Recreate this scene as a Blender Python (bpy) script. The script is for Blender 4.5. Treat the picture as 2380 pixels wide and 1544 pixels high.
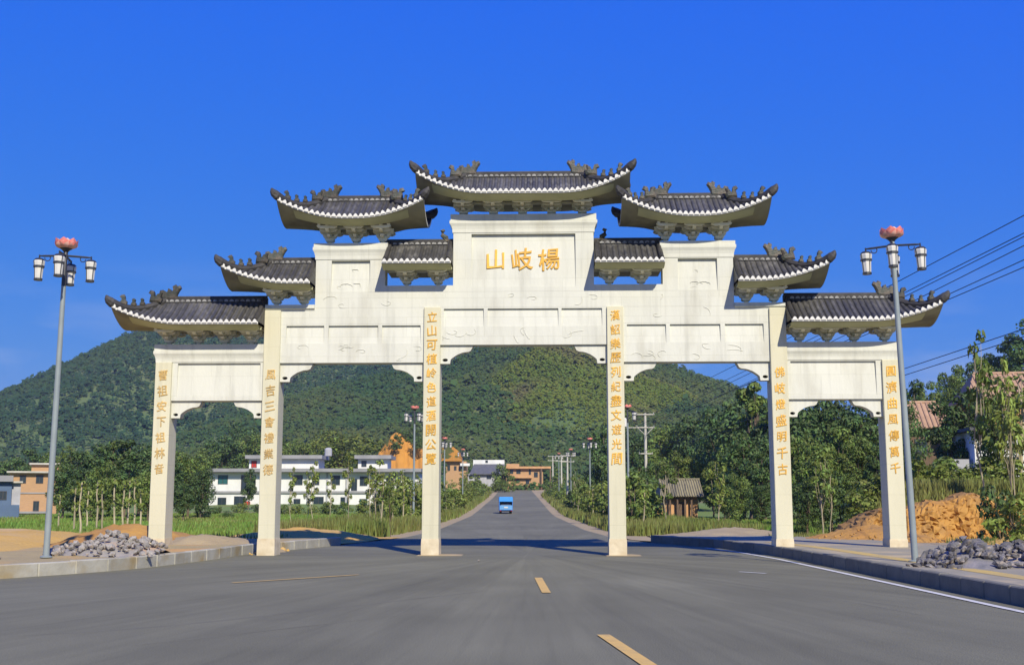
import bpy, bmesh, math, random
import numpy as np
from mathutils import Vector, Matrix

R = math.radians
rnd = random.Random(7)
sc = bpy.context.scene
COL = sc.collection
for o in list(bpy.data.objects):
    bpy.data.objects.remove(o)

# ------------------------------------------------------------------ camera, sky, sun, exposure
HAZE_DENSITY = 0.00020
PITCH, CAM_H, FPX = R(8.18), 1.65, 2700.0
cam = bpy.data.cameras.new('camera'); cam.sensor_width = 36; cam.lens = 40.86; cam.clip_end = 6000
cam_o = bpy.data.objects.new('camera', cam); COL.objects.link(cam_o)
cam_o.location = (0, 0, CAM_H); cam_o.rotation_euler = (R(90) + PITCH, 0, 0)
sc.camera = cam_o
SKY_CURVE = ((0.30, 1.70), (1.30, 0.58), (10.0, -0.10))      # gain and power for red, green, blue
SUN_EL, SUN_AZ = R(37.5), R(18)          # behind the viewer, a little to the right
world = bpy.data.worlds.new('World'); sc.world = world; world.use_nodes = True
wn, wl = world.node_tree.nodes, world.node_tree.links
wn.clear()
sky = wn.new('ShaderNodeTexSky'); sky.sky_type = 'NISHITA'; sky.sun_disc = False
sky.sun_elevation = SUN_EL; sky.sun_rotation = R(180) - SUN_AZ
sky.air_density = 1.0; sky.dust_density = 0.0; sky.ozone_density = 10.0; sky.altitude = 3000
# grade of the whole sky towards the deep clear blue of the photograph (the same curve in every direction)
sep = wn.new('ShaderNodeSeparateColor'); cmb = wn.new('ShaderNodeCombineColor'); wl.new(sky.outputs[0], sep.inputs[0])
for ch, (gain, power) in enumerate(SKY_CURVE):
    pw = wn.new('ShaderNodeMath'); pw.operation = 'POWER'; pw.inputs[1].default_value = power; wl.new(sep.outputs[ch], pw.inputs[0])
    ml = wn.new('ShaderNodeMath'); ml.operation = 'MULTIPLY'; ml.inputs[1].default_value = gain; wl.new(pw.outputs[0], ml.inputs[0]); wl.new(ml.outputs[0], cmb.inputs[ch])
bg = wn.new('ShaderNodeBackground'); bg.inputs[1].default_value = 0.070
wo = wn.new('ShaderNodeOutputWorld')
# faint low clouds near the horizon
tcw = wn.new('ShaderNodeTexCoord'); mpw = wn.new('ShaderNodeMapping'); mpw.inputs['Scale'].default_value = (2.6, 2.6, 11); mpw.inputs['Location'].default_value = (0.35, 0.2, 0.1); wl.new(tcw.outputs['Generated'], mpw.inputs[0])
cn = wn.new('ShaderNodeTexNoise'); cn.inputs['Scale'].default_value = 2.4; cn.inputs['Detail'].default_value = 8; wl.new(mpw.outputs[0], cn.inputs['Vector'])
cr = wn.new('ShaderNodeMapRange'); cr.inputs[1].default_value = 0.50; cr.inputs[2].default_value = 0.74; wl.new(cn.outputs['Fac'], cr.inputs[0])
sz_ = wn.new('ShaderNodeSeparateXYZ'); wl.new(tcw.outputs['Generated'], sz_.inputs[0])
el = wn.new('ShaderNodeMapRange'); el.inputs[1].default_value = 0.20; el.inputs[2].default_value = 0.09; el.inputs[4].default_value = 0.5; wl.new(sz_.outputs[2], el.inputs[0])
mm_ = wn.new('ShaderNodeMath'); mm_.operation = 'MULTIPLY'; wl.new(cr.outputs[0], mm_.inputs[0]); wl.new(el.outputs[0], mm_.inputs[1])
cm = wn.new('ShaderNodeMix'); cm.data_type = 'RGBA'; wl.new(mm_.outputs[0], cm.inputs[0]); wl.new(cmb.outputs[0], cm.inputs[6]); cm.inputs[7].default_value = (5.5, 6.3, 8.5, 1)
wl.new(cm.outputs[2], bg.inputs[0]); wl.new(bg.outputs[0], wo.inputs[0])
sun = bpy.data.lights.new('sun', 'SUN'); sun.energy = 4.3; sun.angle = R(0.55); sun.color = (1.0, 0.92, 0.77)
sun_o = bpy.data.objects.new('sun', sun); COL.objects.link(sun_o); sun_o.location = (20, -60, 60)
sdir = Vector((math.sin(SUN_AZ) * math.cos(SUN_EL), -math.cos(SUN_AZ) * math.cos(SUN_EL), math.sin(SUN_EL)))
sun_o.rotation_euler = sdir.to_track_quat('Z', 'Y').to_euler()
vs = sc.view_settings
vs.view_transform = 'Standard'; vs.look = 'None'; vs.exposure = 0.45; vs.gamma = 1.0; vs.use_curve_mapping = False

# ------------------------------------------------------------------ helpers: where a pixel of the 2379 x 1544 view lies at a distance
def at(px, py, Y):
    z = CAM_H + Y * math.tan(PITCH - math.atan((py - 772) / FPX))
    dep = Y * math.cos(PITCH) + (z - CAM_H) * math.sin(PITCH)
    return Vector(((px - 1190) * dep / FPX, Y, z))
def hx(px, Y, z=0.0):
    return (px - 1190) * (Y * math.cos(PITCH) + (z - CAM_H) * math.sin(PITCH)) / FPX
def sstep(a, b, x):
    t = np.clip((np.asarray(x, float) - a) / (b - a), 0, 1)
    return t * t * (3 - 2 * t)

# ------------------------------------------------------------------ materials
MATS = {}
def pm(name, c1, c2=None, scale=3.0, rough=0.85, bump=0.0, bscale=None, stretch=(1, 1, 1), rand=0.0, island=0.0,
       spec=0.3, coords='Object', lo=0.35, hi=0.65, c3=None, s3=0.6, lo3=0.5, hi3=0.7, metal=0.0, transl=0.0, detail=6.0):
    m = bpy.data.materials.new(name); m.use_nodes = True
    n, l = m.node_tree.nodes, m.node_tree.links
    b = n['Principled BSDF']
    b.inputs['Roughness'].default_value = rough; b.inputs['Specular IOR Level'].default_value = spec
    b.inputs['Metallic'].default_value = metal
    tc = n.new('ShaderNodeTexCoord'); mp = n.new('ShaderNodeMapping'); mp.inputs['Scale'].default_value = stretch
    if coords == 'World':
        g = n.new('ShaderNodeNewGeometry'); l.new(g.outputs['Position'], mp.inputs[0])
    else:
        l.new(tc.outputs[coords], mp.inputs[0])
    def noise(s, det=detail):
        t = n.new('ShaderNodeTexNoise'); t.inputs['Scale'].default_value = s; t.inputs['Detail'].default_value = det
        l.new(mp.outputs[0], t.inputs['Vector']); return t.outputs['Fac']
    def maprange(src, a, c):
        r = n.new('ShaderNodeMapRange'); r.inputs[1].default_value = a; r.inputs[2].default_value = c
        l.new(src, r.inputs[0]); return r.outputs[0]
    def mix(fac, A, B, mode='MIX'):
        x = n.new('ShaderNodeMix'); x.data_type = 'RGBA'; x.blend_type = mode
        if isinstance(fac, float): x.inputs[0].default_value = fac
        else: l.new(fac, x.inputs[0])
        for s, v in ((6, A), (7, B)):
            if isinstance(v, tuple): x.inputs[s].default_value = (*v, 1)
            else: l.new(v, x.inputs[s])
        return x.outputs[2]
    col = c1
    if c2: col = mix(maprange(noise(scale), lo, hi), c1, c2)
    if c3: col = mix(maprange(noise(s3), lo3, hi3), col, c3)
    if rand or island:
        h = n.new('ShaderNodeHueSaturation')
        if isinstance(col, tuple): h.inputs['Color'].default_value = (*col, 1)
        else: l.new(col, h.inputs['Color'])
        src = None
        if rand:
            oi = n.new('ShaderNodeObjectInfo')
            r = n.new('ShaderNodeMapRange'); r.inputs[3].default_value = 1 - rand; r.inputs[4].default_value = 1 + rand
            l.new(oi.outputs['Random'], r.inputs[0]); src = r.outputs[0]
        if island:
            g2 = n.new('ShaderNodeNewGeometry')
            r = n.new('ShaderNodeMapRange'); r.inputs[3].default_value = 1 - island; r.inputs[4].default_value = 1 + island
            l.new(g2.outputs['Random Per Island'], r.inputs[0])
            if src:
                mm = n.new('ShaderNodeMath'); mm.operation = 'MULTIPLY'; l.new(src, mm.inputs[0]); l.new(r.outputs[0], mm.inputs[1]); src = mm.outputs[0]
            else: src = r.outputs[0]
            hr = n.new('ShaderNodeMapRange'); hr.inputs[3].default_value = 0.5 - 0.03; hr.inputs[4].default_value = 0.5 + 0.02
            l.new(g2.outputs['Random Per Island'], hr.inputs[0]); l.new(hr.outputs[0], h.inputs['Hue'])
        l.new(src, h.inputs['Value']); col = h.outputs[0]
    if isinstance(col, tuple): b.inputs['Base Color'].default_value = (*col, 1)
    else: l.new(col, b.inputs['Base Color'])
    if bump:
        bp = n.new('ShaderNodeBump'); bp.inputs['Strength'].default_value = min(1.0, bump); bp.inputs['Distance'].default_value = 0.05 * max(1, bump)
        l.new(noise(bscale or scale * 4), bp.inputs['Height']); l.new(bp.outputs[0], b.inputs['Normal'])
    if transl:
        tr = n.new('ShaderNodeBsdfTranslucent'); ms = n.new('ShaderNodeMixShader'); ms.inputs[0].default_value = transl
        if isinstance(col, tuple): tr.inputs[0].default_value = (*col, 1)
        else: l.new(col, tr.inputs[0])
        out = n['Material Output']
        l.new(b.outputs[0], ms.inputs[1]); l.new(tr.outputs[0], ms.inputs[2]); l.new(ms.outputs[0], out.inputs[0])
    MATS[name] = m
    return m
pm('plaster', (0.63, 0.63, 0.535), (0.59, 0.59, 0.50), 1.2, 0.8, 0.15, 9, (1, 1, 0.35), c3=(0.49, 0.48, 0.39), s3=1.6, lo3=0.55, hi3=0.8)
pm('column_plaster', (0.61, 0.58, 0.41), (0.565, 0.535, 0.375), 1.0, 0.8, 0.12, 9, (1, 1, 0.3))
pm('column_foot', (0.52, 0.43, 0.27), (0.66, 0.58, 0.40), 2.5, 0.9, 0.2)
pm('bracket', (0.84, 0.81, 0.62), (0.74, 0.71, 0.53), 4, 0.85, 0.1, rand=0.08)
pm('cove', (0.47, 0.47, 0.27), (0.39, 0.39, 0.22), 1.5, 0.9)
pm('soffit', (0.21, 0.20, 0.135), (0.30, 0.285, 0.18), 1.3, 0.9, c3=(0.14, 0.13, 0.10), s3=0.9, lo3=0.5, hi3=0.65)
pm('tile', (0.050, 0.049, 0.046), (0.085, 0.082, 0.074), 5, 0.55, 0.3, 14, rand=0.3, c3=(0.14, 0.135, 0.12), s3=2.2, lo3=0.56, hi3=0.74)
pm('tile_end', (0.30, 0.295, 0.27), (0.12, 0.118, 0.11), 6, 0.7, lo=0.45, hi=0.6)
pm('ridge', (0.035, 0.034, 0.032), (0.06, 0.056, 0.05), 4, 0.6, 0.3)
pm('beast', (0.045, 0.055, 0.042), (0.12, 0.10, 0.075), 7, 0.45, 0.3, rand=0.3)
pm('trim', (0.70, 0.69, 0.62), (0.60, 0.59, 0.53), 3, 0.7, rand=0.06)
pm('gold', (0.74, 0.42, 0.055), (0.64, 0.36, 0.06), 9, 0.55, rand=0.12)
pm('gold_worn', (0.50, 0.31, 0.08), (0.56, 0.42, 0.19), 14, 0.6, rand=0.16)
pm('hole_shade', (0.03, 0.026, 0.02))
pm('asphalt', (0.160, 0.153, 0.094), (0.188, 0.180, 0.112), 0.35, 0.85, 0.35, 40, coords='World', c3=(0.212, 0.204, 0.130), s3=0.12, lo3=0.48, hi3=0.75, detail=9)
def tyre_wear(m, cx, cy):
    """traffic polish fanning out of the gate: noise in polar coordinates about the middle arch"""
    n, l = m.node_tree.nodes, m.node_tree.links; b = n['Principled BSDF']; old = b.inputs['Base Color'].links[0].from_socket
    def mth(op, a, c=None):
        x = n.new('ShaderNodeMath'); x.operation = op
        for k, v in enumerate((a, c)):
            if v is None: continue
            if isinstance(v, (int, float)): x.inputs[k].default_value = v
            else: l.new(v, x.inputs[k])
        return x.outputs[0]
    g = n.new('ShaderNodeNewGeometry'); sp = n.new('ShaderNodeSeparateXYZ'); l.new(g.outputs['Position'], sp.inputs[0])
    dx, dy = mth('SUBTRACT', sp.outputs[0], cx), mth('SUBTRACT', cy, sp.outputs[1])
    rr = mth('SQRT', mth('ADD', mth('MULTIPLY', dx, dx), mth('MULTIPLY', dy, dy))); an = mth('ARCTAN2', dx, dy)
    for ka, kr, lo, hi, dark in ((7, 0.05, 0.35, 0.65, 0.80), (30, 0.10, 0.45, 0.70, 0.87), (70, 0.2, 0.5, 0.72, 1.10), (150, 0.25, 0.52, 0.7, 0.90)):
        cb = n.new('ShaderNodeCombineXYZ'); l.new(mth('MULTIPLY', an, ka), cb.inputs[0]); l.new(mth('MULTIPLY', rr, kr), cb.inputs[1]); cb.inputs[2].default_value = ka * 1.7
        t = n.new('ShaderNodeTexNoise'); t.inputs['Scale'].default_value = 1.0; t.inputs['Detail'].default_value = 4; l.new(cb.outputs[0], t.inputs['Vector'])
        mr = n.new('ShaderNodeMapRange'); mr.inputs[1].default_value = lo; mr.inputs[2].default_value = hi; mr.inputs[3].default_value = 1.0; mr.inputs[4].default_value = dark; l.new(t.outputs['Fac'], mr.inputs[0])
        mx = n.new('ShaderNodeMix'); mx.data_type = 'RGBA'; mx.blend_type = 'MULTIPLY'; mx.inputs[0].default_value = 1.0; l.new(old, mx.inputs[6]); l.new(mr.outputs[0], mx.inputs[7]); old = mx.outputs[2]
    sx = n.new('ShaderNodeTexNoise'); sx.inputs['Scale'].default_value = 55; sx.inputs['Detail'].default_value = 2; l.new(g.outputs['Position'], sx.inputs['Vector'])
    mr = n.new('ShaderNodeMapRange'); mr.inputs[1].default_value = 0.3; mr.inputs[2].default_value = 0.7; mr.inputs[3].default_value = 0.74; mr.inputs[4].default_value = 1.26; l.new(sx.outputs['Fac'], mr.inputs[0])
    mx = n.new('ShaderNodeMix'); mx.data_type = 'RGBA'; mx.blend_type = 'MULTIPLY'; mx.inputs[0].default_value = 1.0; l.new(old, mx.inputs[6]); l.new(mr.outputs[0], mx.inputs[7]); old = mx.outputs[2]
    l.new(old, b.inputs['Base Color'])
tyre_wear(MATS['asphalt'], 0.5, 37.0)
pm('asphalt_worn', (0.122, 0.117, 0.076), (0.16, 0.153, 0.10), 0.8, 0.88, 0.3, 40, coords='World')
pm('paint_white', (0.60, 0.59, 0.53), (0.42, 0.41, 0.37), 5, 0.7, coords='World', lo=0.5, hi=0.75)
pm('paint_yellow', (0.62, 0.40, 0.11), (0.45, 0.31, 0.12), 4, 0.7, coords='World', lo=0.45, hi=0.75)
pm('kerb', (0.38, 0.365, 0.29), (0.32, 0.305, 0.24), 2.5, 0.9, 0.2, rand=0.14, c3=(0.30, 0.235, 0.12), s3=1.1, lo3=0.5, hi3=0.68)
pm('kerb_shaded', (0.20, 0.19, 0.145), (0.155, 0.147, 0.115), 2.5, 0.9, 0.2, rand=0.1)  # right kerb: shade on its road-side face put into the colour of every stone
pm('walk_dirt', (0.38, 0.30, 0.14), (0.31, 0.25, 0.13), 0.8, 0.95, 0.5, 12, coords='World', c3=(0.48, 0.28, 0.10), s3=0.35, lo3=0.5, hi3=0.62)
pm('walk_paver', (0.30, 0.27, 0.19), (0.255, 0.23, 0.16), 1.2, 0.9, 0.2, coords='World', c3=(0.44, 0.35, 0.20), s3=0.5, lo3=0.52, hi3=0.66)
pm('tactile', (0.52, 0.37, 0.10), (0.42, 0.32, 0.13), 2, 0.85, coords='World')
pm('dirt', (0.54, 0.33, 0.075), (0.48, 0.31, 0.095), 0.7, 0.95, 0.8, 6, coords='World', c3=(0.52, 0.36, 0.17), s3=0.3, lo3=0.5, hi3=0.7)
pm('dirt_red', (0.46, 0.255, 0.062), (0.38, 0.195, 0.048), 0.9, 0.95, 0.9, 5, coords='World', c3=(0.30, 0.17, 0.06), s3=0.7, lo3=0.55, hi3=0.7)
pm('sand', (0.38, 0.30, 0.165), (0.32, 0.25, 0.14), 1.1, 0.95, 0.5, 9, coords='World')
pm('earth_orange', (0.50, 0.235, 0.045), (0.40, 0.19, 0.045), 0.5, 0.95, 0.8, 1.5, coords='World', c3=(0.085, 0.10, 0.03), s3=0.33, lo3=0.545, hi3=0.575)
pm('ground_grass', (0.13, 0.21, 0.036), (0.17, 0.21, 0.055), 0.3, 0.95, 0.6, 3, coords='World', c3=(0.22, 0.17, 0.07), s3=0.08, lo3=0.55, hi3=0.7)
pm('hill_soil', (0.075, 0.125, 0.038), (0.12, 0.15, 0.05), 0.03, 0.95, coords='World')
pm('forest_far', (0.034, 0.088, 0.040), (0.050, 0.105, 0.042), 0.03, 0.9, island=0.10, coords='World', c3=(0.070, 0.120, 0.042), s3=0.017, lo3=0.5, hi3=0.68, transl=0.45)
pm('forest_mid', (0.050, 0.112, 0.036), (0.085, 0.148, 0.038), 0.03, 0.9, island=0.11, coords='World', c3=(0.11, 0.15, 0.04), s3=0.02, lo3=0.48, hi3=0.62, transl=0.45)
pm('forest_near', (0.140, 0.200, 0.030), (0.185, 0.235, 0.036), 0.05, 0.9, island=0.11, coords='World', c3=(0.190, 0.190, 0.060), s3=0.03, lo3=0.5, hi3=0.62, transl=0.45)
pm('leaf_dark', (0.066, 0.118, 0.032), (0.10, 0.155, 0.042), 1.2, 0.6, island=0.45, rand=0.22, transl=0.25)
pm('leaf_mid', (0.130, 0.192, 0.038), (0.172, 0.23, 0.048), 1.2, 0.6, island=0.45, rand=0.2, transl=0.3)
pm('leaf_light', (0.18, 0.235, 0.040), (0.22, 0.265, 0.055), 1.2, 0.6, island=0.4, rand=0.2, transl=0.3)
pm('grass_green', (0.13, 0.24, 0.034), (0.21, 0.31, 0.05), 0.25, 0.7, island=0.35, transl=0.3, coords='World', c3=(0.27, 0.26, 0.08), s3=0.14, lo3=0.5, hi3=0.66)
pm('grass_dry', (0.22, 0.22, 0.06), (0.15, 0.20, 0.04), 0.25, 0.7, island=0.35, transl=0.3, coords='World')
pm('bark_pale', (0.42, 0.36, 0.22), (0.30, 0.26, 0.17), 6, 0.9, 0.3, stretch=(1, 1, 0.3), rand=0.25)
pm('bark_dark', (0.11, 0.085, 0.055), (0.17, 0.13, 0.085), 6, 0.9, 0.4, stretch=(1, 1, 0.3), rand=0.2)
pm('steel', (0.25, 0.29, 0.28), (0.21, 0.245, 0.24), 2, 0.45, spec=0.5)
pm('steel_dark', (0.030, 0.032, 0.036), None, rough=0.45, spec=0.5)
pm('lantern_glass', (0.64, 0.62, 0.54), (0.57, 0.56, 0.50), 5, 0.35, spec=0.5)
pm('petal', (0.72, 0.20, 0.16), (0.80, 0.46, 0.36), 5, 0.5, rand=0.25, lo=0.4, hi=0.6)
pm('petal_core', (0.82, 0.60, 0.50), (0.78, 0.42, 0.35), 4, 0.5)
pm('concrete', (0.50, 0.48, 0.40), (0.42, 0.40, 0.33), 2, 0.9, 0.1)
pm('wire', (0.012, 0.014, 0.02), None, rough=0.6)
pm('stone', (0.23, 0.22, 0.195), (0.31, 0.28, 0.235), 4, 0.9, 0.4, rand=0.35, c3=(0.42, 0.30, 0.20), s3=1.2, lo3=0.55, hi3=0.7)
pm('stone_dark', (0.11, 0.11, 0.108), (0.19, 0.175, 0.165), 3, 0.9, 0.5, rand=0.4, c3=(0.40, 0.33, 0.24), s3=1.0, lo3=0.55, hi3=0.7)
pm('wall_white', (0.72, 0.72, 0.66), (0.62, 0.62, 0.57), 0.7, 0.85, stretch=(1, 1, 0.4))
pm('wall_brick', (0.46, 0.28, 0.14), (0.40, 0.245, 0.125), 2.0, 0.9, 0.2, stretch=(1, 1, 6))
pm('wall_earth', (0.58, 0.33, 0.15), (0.46, 0.26, 0.12), 1.2, 0.95, 0.3)
pm('wall_blue_shade', (0.10, 0.15, 0.23), (0.08, 0.125, 0.20), 1.0, 0.85)  # shadow over this wall put into its colour as slate blue
pm('wall_grey', (0.42, 0.42, 0.42), (0.34, 0.34, 0.345), 1.2, 0.9)
pm('roof_slab', (0.30, 0.30, 0.29), (0.24, 0.24, 0.235), 0.6, 0.9)
pm('roof_dark', (0.09, 0.092, 0.097), (0.12, 0.12, 0.12), 1.5, 0.8)
pm('roof_clay', (0.42, 0.27, 0.165), (0.34, 0.215, 0.13), 1.5, 0.9, rand=0.15)
pm('roof_old', (0.26, 0.23, 0.13), (0.19, 0.17, 0.11), 2, 0.9, rand=0.15)
pm('window_glass', (0.025, 0.04, 0.045), None, rough=0.12, spec=0.6)
pm('window_green', (0.03, 0.11, 0.105), None, rough=0.15, spec=0.6)
pm('frame_dark', (0.06, 0.06, 0.06))
pm('door_red', (0.45, 0.04, 0.03))
pm('timber', (0.12, 0.08, 0.05), (0.16, 0.11, 0.07), 5, 0.9)
pm('truck_blue', (0.030, 0.17, 0.55), (0.04, 0.20, 0.58), 3, 0.4, spec=0.5)
pm('truck_tarp', (0.045, 0.26, 0.68), (0.05, 0.30, 0.72), 2, 0.6)
pm('truck_pale', (0.15, 0.36, 0.62), (0.11, 0.29, 0.55), 3, 0.5)
pm('rubber', (0.015, 0.015, 0.016), None, rough=0.9)
pm('lamp_red', (0.5, 0.02, 0.02), None, rough=0.3)
pm('cargo', (0.04, 0.07, 0.14), (0.10, 0.11, 0.14), 4, 0.9)
def block_joints(m, w, h, dark, streak):
    """faint joints of the cladding and rain streaks under the ledges, in the paint's own colour"""
    n, l = m.node_tree.nodes, m.node_tree.links; b = n['Principled BSDF']; old = b.inputs['Base Color'].links[0].from_socket
    tc = n.new('ShaderNodeTexCoord'); sp = n.new('ShaderNodeSeparateXYZ'); cb = n.new('ShaderNodeCombineXYZ'); l.new(tc.outputs['Object'], sp.inputs[0]); l.new(sp.outputs[0], cb.inputs[0]); l.new(sp.outputs[2], cb.inputs[1])
    br = n.new('ShaderNodeTexBrick'); br.inputs['Scale'].default_value = 1.0; br.inputs['Brick Width'].default_value = w; br.inputs['Row Height'].default_value = h; br.inputs['Mortar Size'].default_value = 0.008; br.inputs['Mortar Smooth'].default_value = 0.3
    br.inputs['Color1'].default_value = (1, 1, 1, 1); br.inputs['Color2'].default_value = (0.955, 0.955, 0.95, 1); br.inputs['Mortar'].default_value = (dark, dark, dark * 0.97, 1); l.new(cb.outputs[0], br.inputs['Vector'])
    mp = n.new('ShaderNodeMapping'); mp.inputs['Scale'].default_value = (5.0, 5.0, 0.25); l.new(tc.outputs['Object'], mp.inputs[0]); t = n.new('ShaderNodeTexNoise'); t.inputs['Scale'].default_value = 1.0; t.inputs['Detail'].default_value = 5; l.new(mp.outputs[0], t.inputs['Vector'])
    mr = n.new('ShaderNodeMapRange'); mr.inputs[1].default_value = 0.52; mr.inputs[2].default_value = 0.75; mr.inputs[3].default_value = 1.0; mr.inputs[4].default_value = streak; l.new(t.outputs['Fac'], mr.inputs[0])
    for src in (br.outputs['Color'], mr.outputs[0]):
        mx = n.new('ShaderNodeMix'); mx.data_type = 'RGBA'; mx.blend_type = 'MULTIPLY'; mx.inputs[0].default_value = 1.0; l.new(old, mx.inputs[6]); l.new(src, mx.inputs[7]); old = mx.outputs[2]
    l.new(old, b.inputs['Base Color'])
block_joints(MATS['plaster'], 1.2, 0.6, 0.86, 0.84); block_joints(MATS['column_plaster'], 3.0, 0.9, 0.86, 0.86)
M = MATS

# ------------------------------------------------------------------ mesh building
class MB:
    def __init__(s): s.v, s.f = [], []
    def add(s, v, f):
        k = len(s.v); s.v += [tuple(p) for p in v]; s.f += [tuple(i + k for i in q) for q in f]; return s
    def box(s, x0, x1, y0, y1, z0, z1):
        return s.add([(x0, y0, z0), (x1, y0, z0), (x1, y1, z0), (x0, y1, z0), (x0, y0, z1), (x1, y0, z1), (x1, y1, z1), (x0, y1, z1)],
                     [(0, 3, 2, 1), (4, 5, 6, 7), (0, 1, 5, 4), (1, 2, 6, 5), (2, 3, 7, 6), (3, 0, 4, 7)])
    def loft(s, rects):          # rects: (x0,x1,y0,y1,z)
        v, f = [], []
        for x0, x1, y0, y1, z in rects: v += [(x0, y0, z), (x1, y0, z), (x1, y1, z), (x0, y1, z)]
        n = len(rects)
        for i in range(n - 1):
            a = i * 4
            for k in range(4): f.append((a + k, a + (k + 1) % 4, a + 4 + (k + 1) % 4, a + 4 + k))
        f += [(3, 2, 1, 0), tuple((n - 1) * 4 + k for k in range(4))]
        return s.add(v, f)
    def prism(s, pts, y0, y1, puff=0.0):      # outline in x,z, counter-clockwise seen from -y
        n = len(pts)
        if puff:
            cx = sum(p[0] for p in pts) / n; cz = sum(p[1] for p in pts) / n; d = y1 - y0
            lay = [(y0, puff), (y0 + d * 0.22, 1), (y1 - d * 0.22, 1), (y1, puff)]
            v = [(cx + (x - cx) * k, y, cz + (z - cz) * k) for y, k in lay for x, z in pts]
        else:
            lay = [(y0, 1), (y1, 1)]; v = [(x, y, z) for y, k in lay for x, z in pts]
        f = [tuple(range(n)), tuple(reversed(range((len(lay) - 1) * n, len(lay) * n)))]
        for j in range(len(lay) - 1):
            for i in range(n): f.append((j * n + (i + 1) % n, j * n + i, j * n + n + i, j * n + n + (i + 1) % n))
        return s.add(v, f)
    def tube(s, path, rad, n=8, squash=1.0, cap=True):
        path = [Vector(p) for p in path]; m = len(path); v, f = [], []
        if not isinstance(rad, (list, tuple)): rad = [rad] * m
        for i, p in enumerate(path):
            d = (path[min(i + 1, m - 1)] - path[max(i - 1, 0)]).normalized()
            up = Vector((0, 0, 1)) if abs(d.z) < 0.95 else Vector((0, 1, 0))
            a = d.cross(up).normalized(); b = a.cross(d).normalized()
            for k in range(n):
                t = 2 * math.pi * k / n; v.append(p + a * math.cos(t) * rad[i] + b * math.sin(t) * rad[i] * squash)
        for i in range(m - 1):
            for k in range(n): f.append((i * n + k, i * n + (k + 1) % n, i * n + n + (k + 1) % n, i * n + n + k))
        if cap: f += [tuple(reversed(range(n))), tuple((m - 1) * n + k for k in range(n))]
        return s.add(v, f)
    def lathe(s, prof, n=12, c=(0, 0, 0)):    # prof: (r,z)
        v, f = [], []
        for r, z in prof:
            for k in range(n):
                t = 2 * math.pi * k / n; v.append((c[0] + r * math.cos(t), c[1] + r * math.sin(t), c[2] + z))
        for i in range(len(prof) - 1):
            for k in range(n): f.append((i * n + k, i * n + (k + 1) % n, i * n + n + (k + 1) % n, i * n + n + k))
        f += [tuple(reversed(range(n))), tuple((len(prof) - 1) * n + k for k in range(n))]
        return s.add(v, f)
    def grid(s, pts):            # 2-D list of points
        a, b = len(pts), len(pts[0]); v = [p for row in pts for p in row]
        return s.add(v, [(i * b + j, i * b + j + 1, (i + 1) * b + j + 1, (i + 1) * b + j) for i in range(a - 1) for j in range(b - 1)])
    def mesh(s, name, mat, smooth=False, bevel=0.0):
        me = bpy.data.meshes.new(name); me.from_pydata([tuple(p) for p in s.v], [], s.f)
        bm = bmesh.new(); bm.from_mesh(me); bmesh.ops.recalc_face_normals(bm, faces=bm.faces)
        if bevel:
            es = [e for e in bm.edges if len(e.link_faces) == 2 and e.calc_face_angle(0) > 0.6]
            bmesh.ops.bevel(bm, geom=es, offset=bevel, segments=1, affect='EDGES', clamp_overlap=True)
        bm.to_mesh(me); bm.free()
        if smooth:
            me.shade_smooth()
            try: me.set_sharp_from_angle(angle=R(40))
            except Exception: pass
        if mat: me.materials.append(M[mat])
        return me
    def build(s, name, mat, parent=None, smooth=False, bevel=0.0, **kw):
        return put(name, s.mesh(name, mat, smooth, bevel), parent, **kw)
def put(name, me, parent=None, loc=None, rot=None, scale=None):
    o = bpy.data.objects.new(name, me); COL.objects.link(o)
    if parent: o.parent = parent
    if loc is not None: o.location = loc
    if rot is not None: o.rotation_euler = rot
    if scale is not None: o.scale = (scale,) * 3 if isinstance(scale, (int, float)) else scale
    return o
def tag(o, label=None, cat=None, group=None, kind=None):
    if label: o['label'] = label
    if cat: o['category'] = cat
    if group: o['group'] = group
    if kind: o['kind'] = kind
    return o
def empty(name, loc=(0, 0, 0), rz=0.0, scale=1.0):
    o = bpy.data.objects.new(name, None); COL.objects.link(o); o.location = loc; o.rotation_euler = (0, 0, rz); o.scale = (scale,) * 3
    o.empty_display_size = 0.3
    return o
def kids(o): return [c for c in bpy.data.objects if c.parent == o]
def copy_tree(o, ks):            # ks: list of (child, grandchildren)
    c = o.copy(); COL.objects.link(c)
    for ch, gs in ks:
        d = ch.copy(); COL.objects.link(d); d.parent = c
        for g in gs:
            e = g.copy(); COL.objects.link(e); e.parent = d
    return c
def family(o): return [(c, kids(c)) for c in kids(o)]
def fast_mesh(name, V, F, mat):
    me = bpy.data.meshes.new(name); V = np.asarray(V, np.float32); F = np.asarray(F, np.int32); k = F.shape[1]
    me.vertices.add(len(V)); me.vertices.foreach_set('co', V.ravel())
    me.loops.add(F.size); me.loops.foreach_set('vertex_index', F.ravel())
    me.polygons.add(len(F)); me.polygons.foreach_set('loop_start', np.arange(0, F.size, k, dtype=np.int32))
    me.update(calc_edges=True); me.materials.append(M[mat])
    return me

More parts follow.
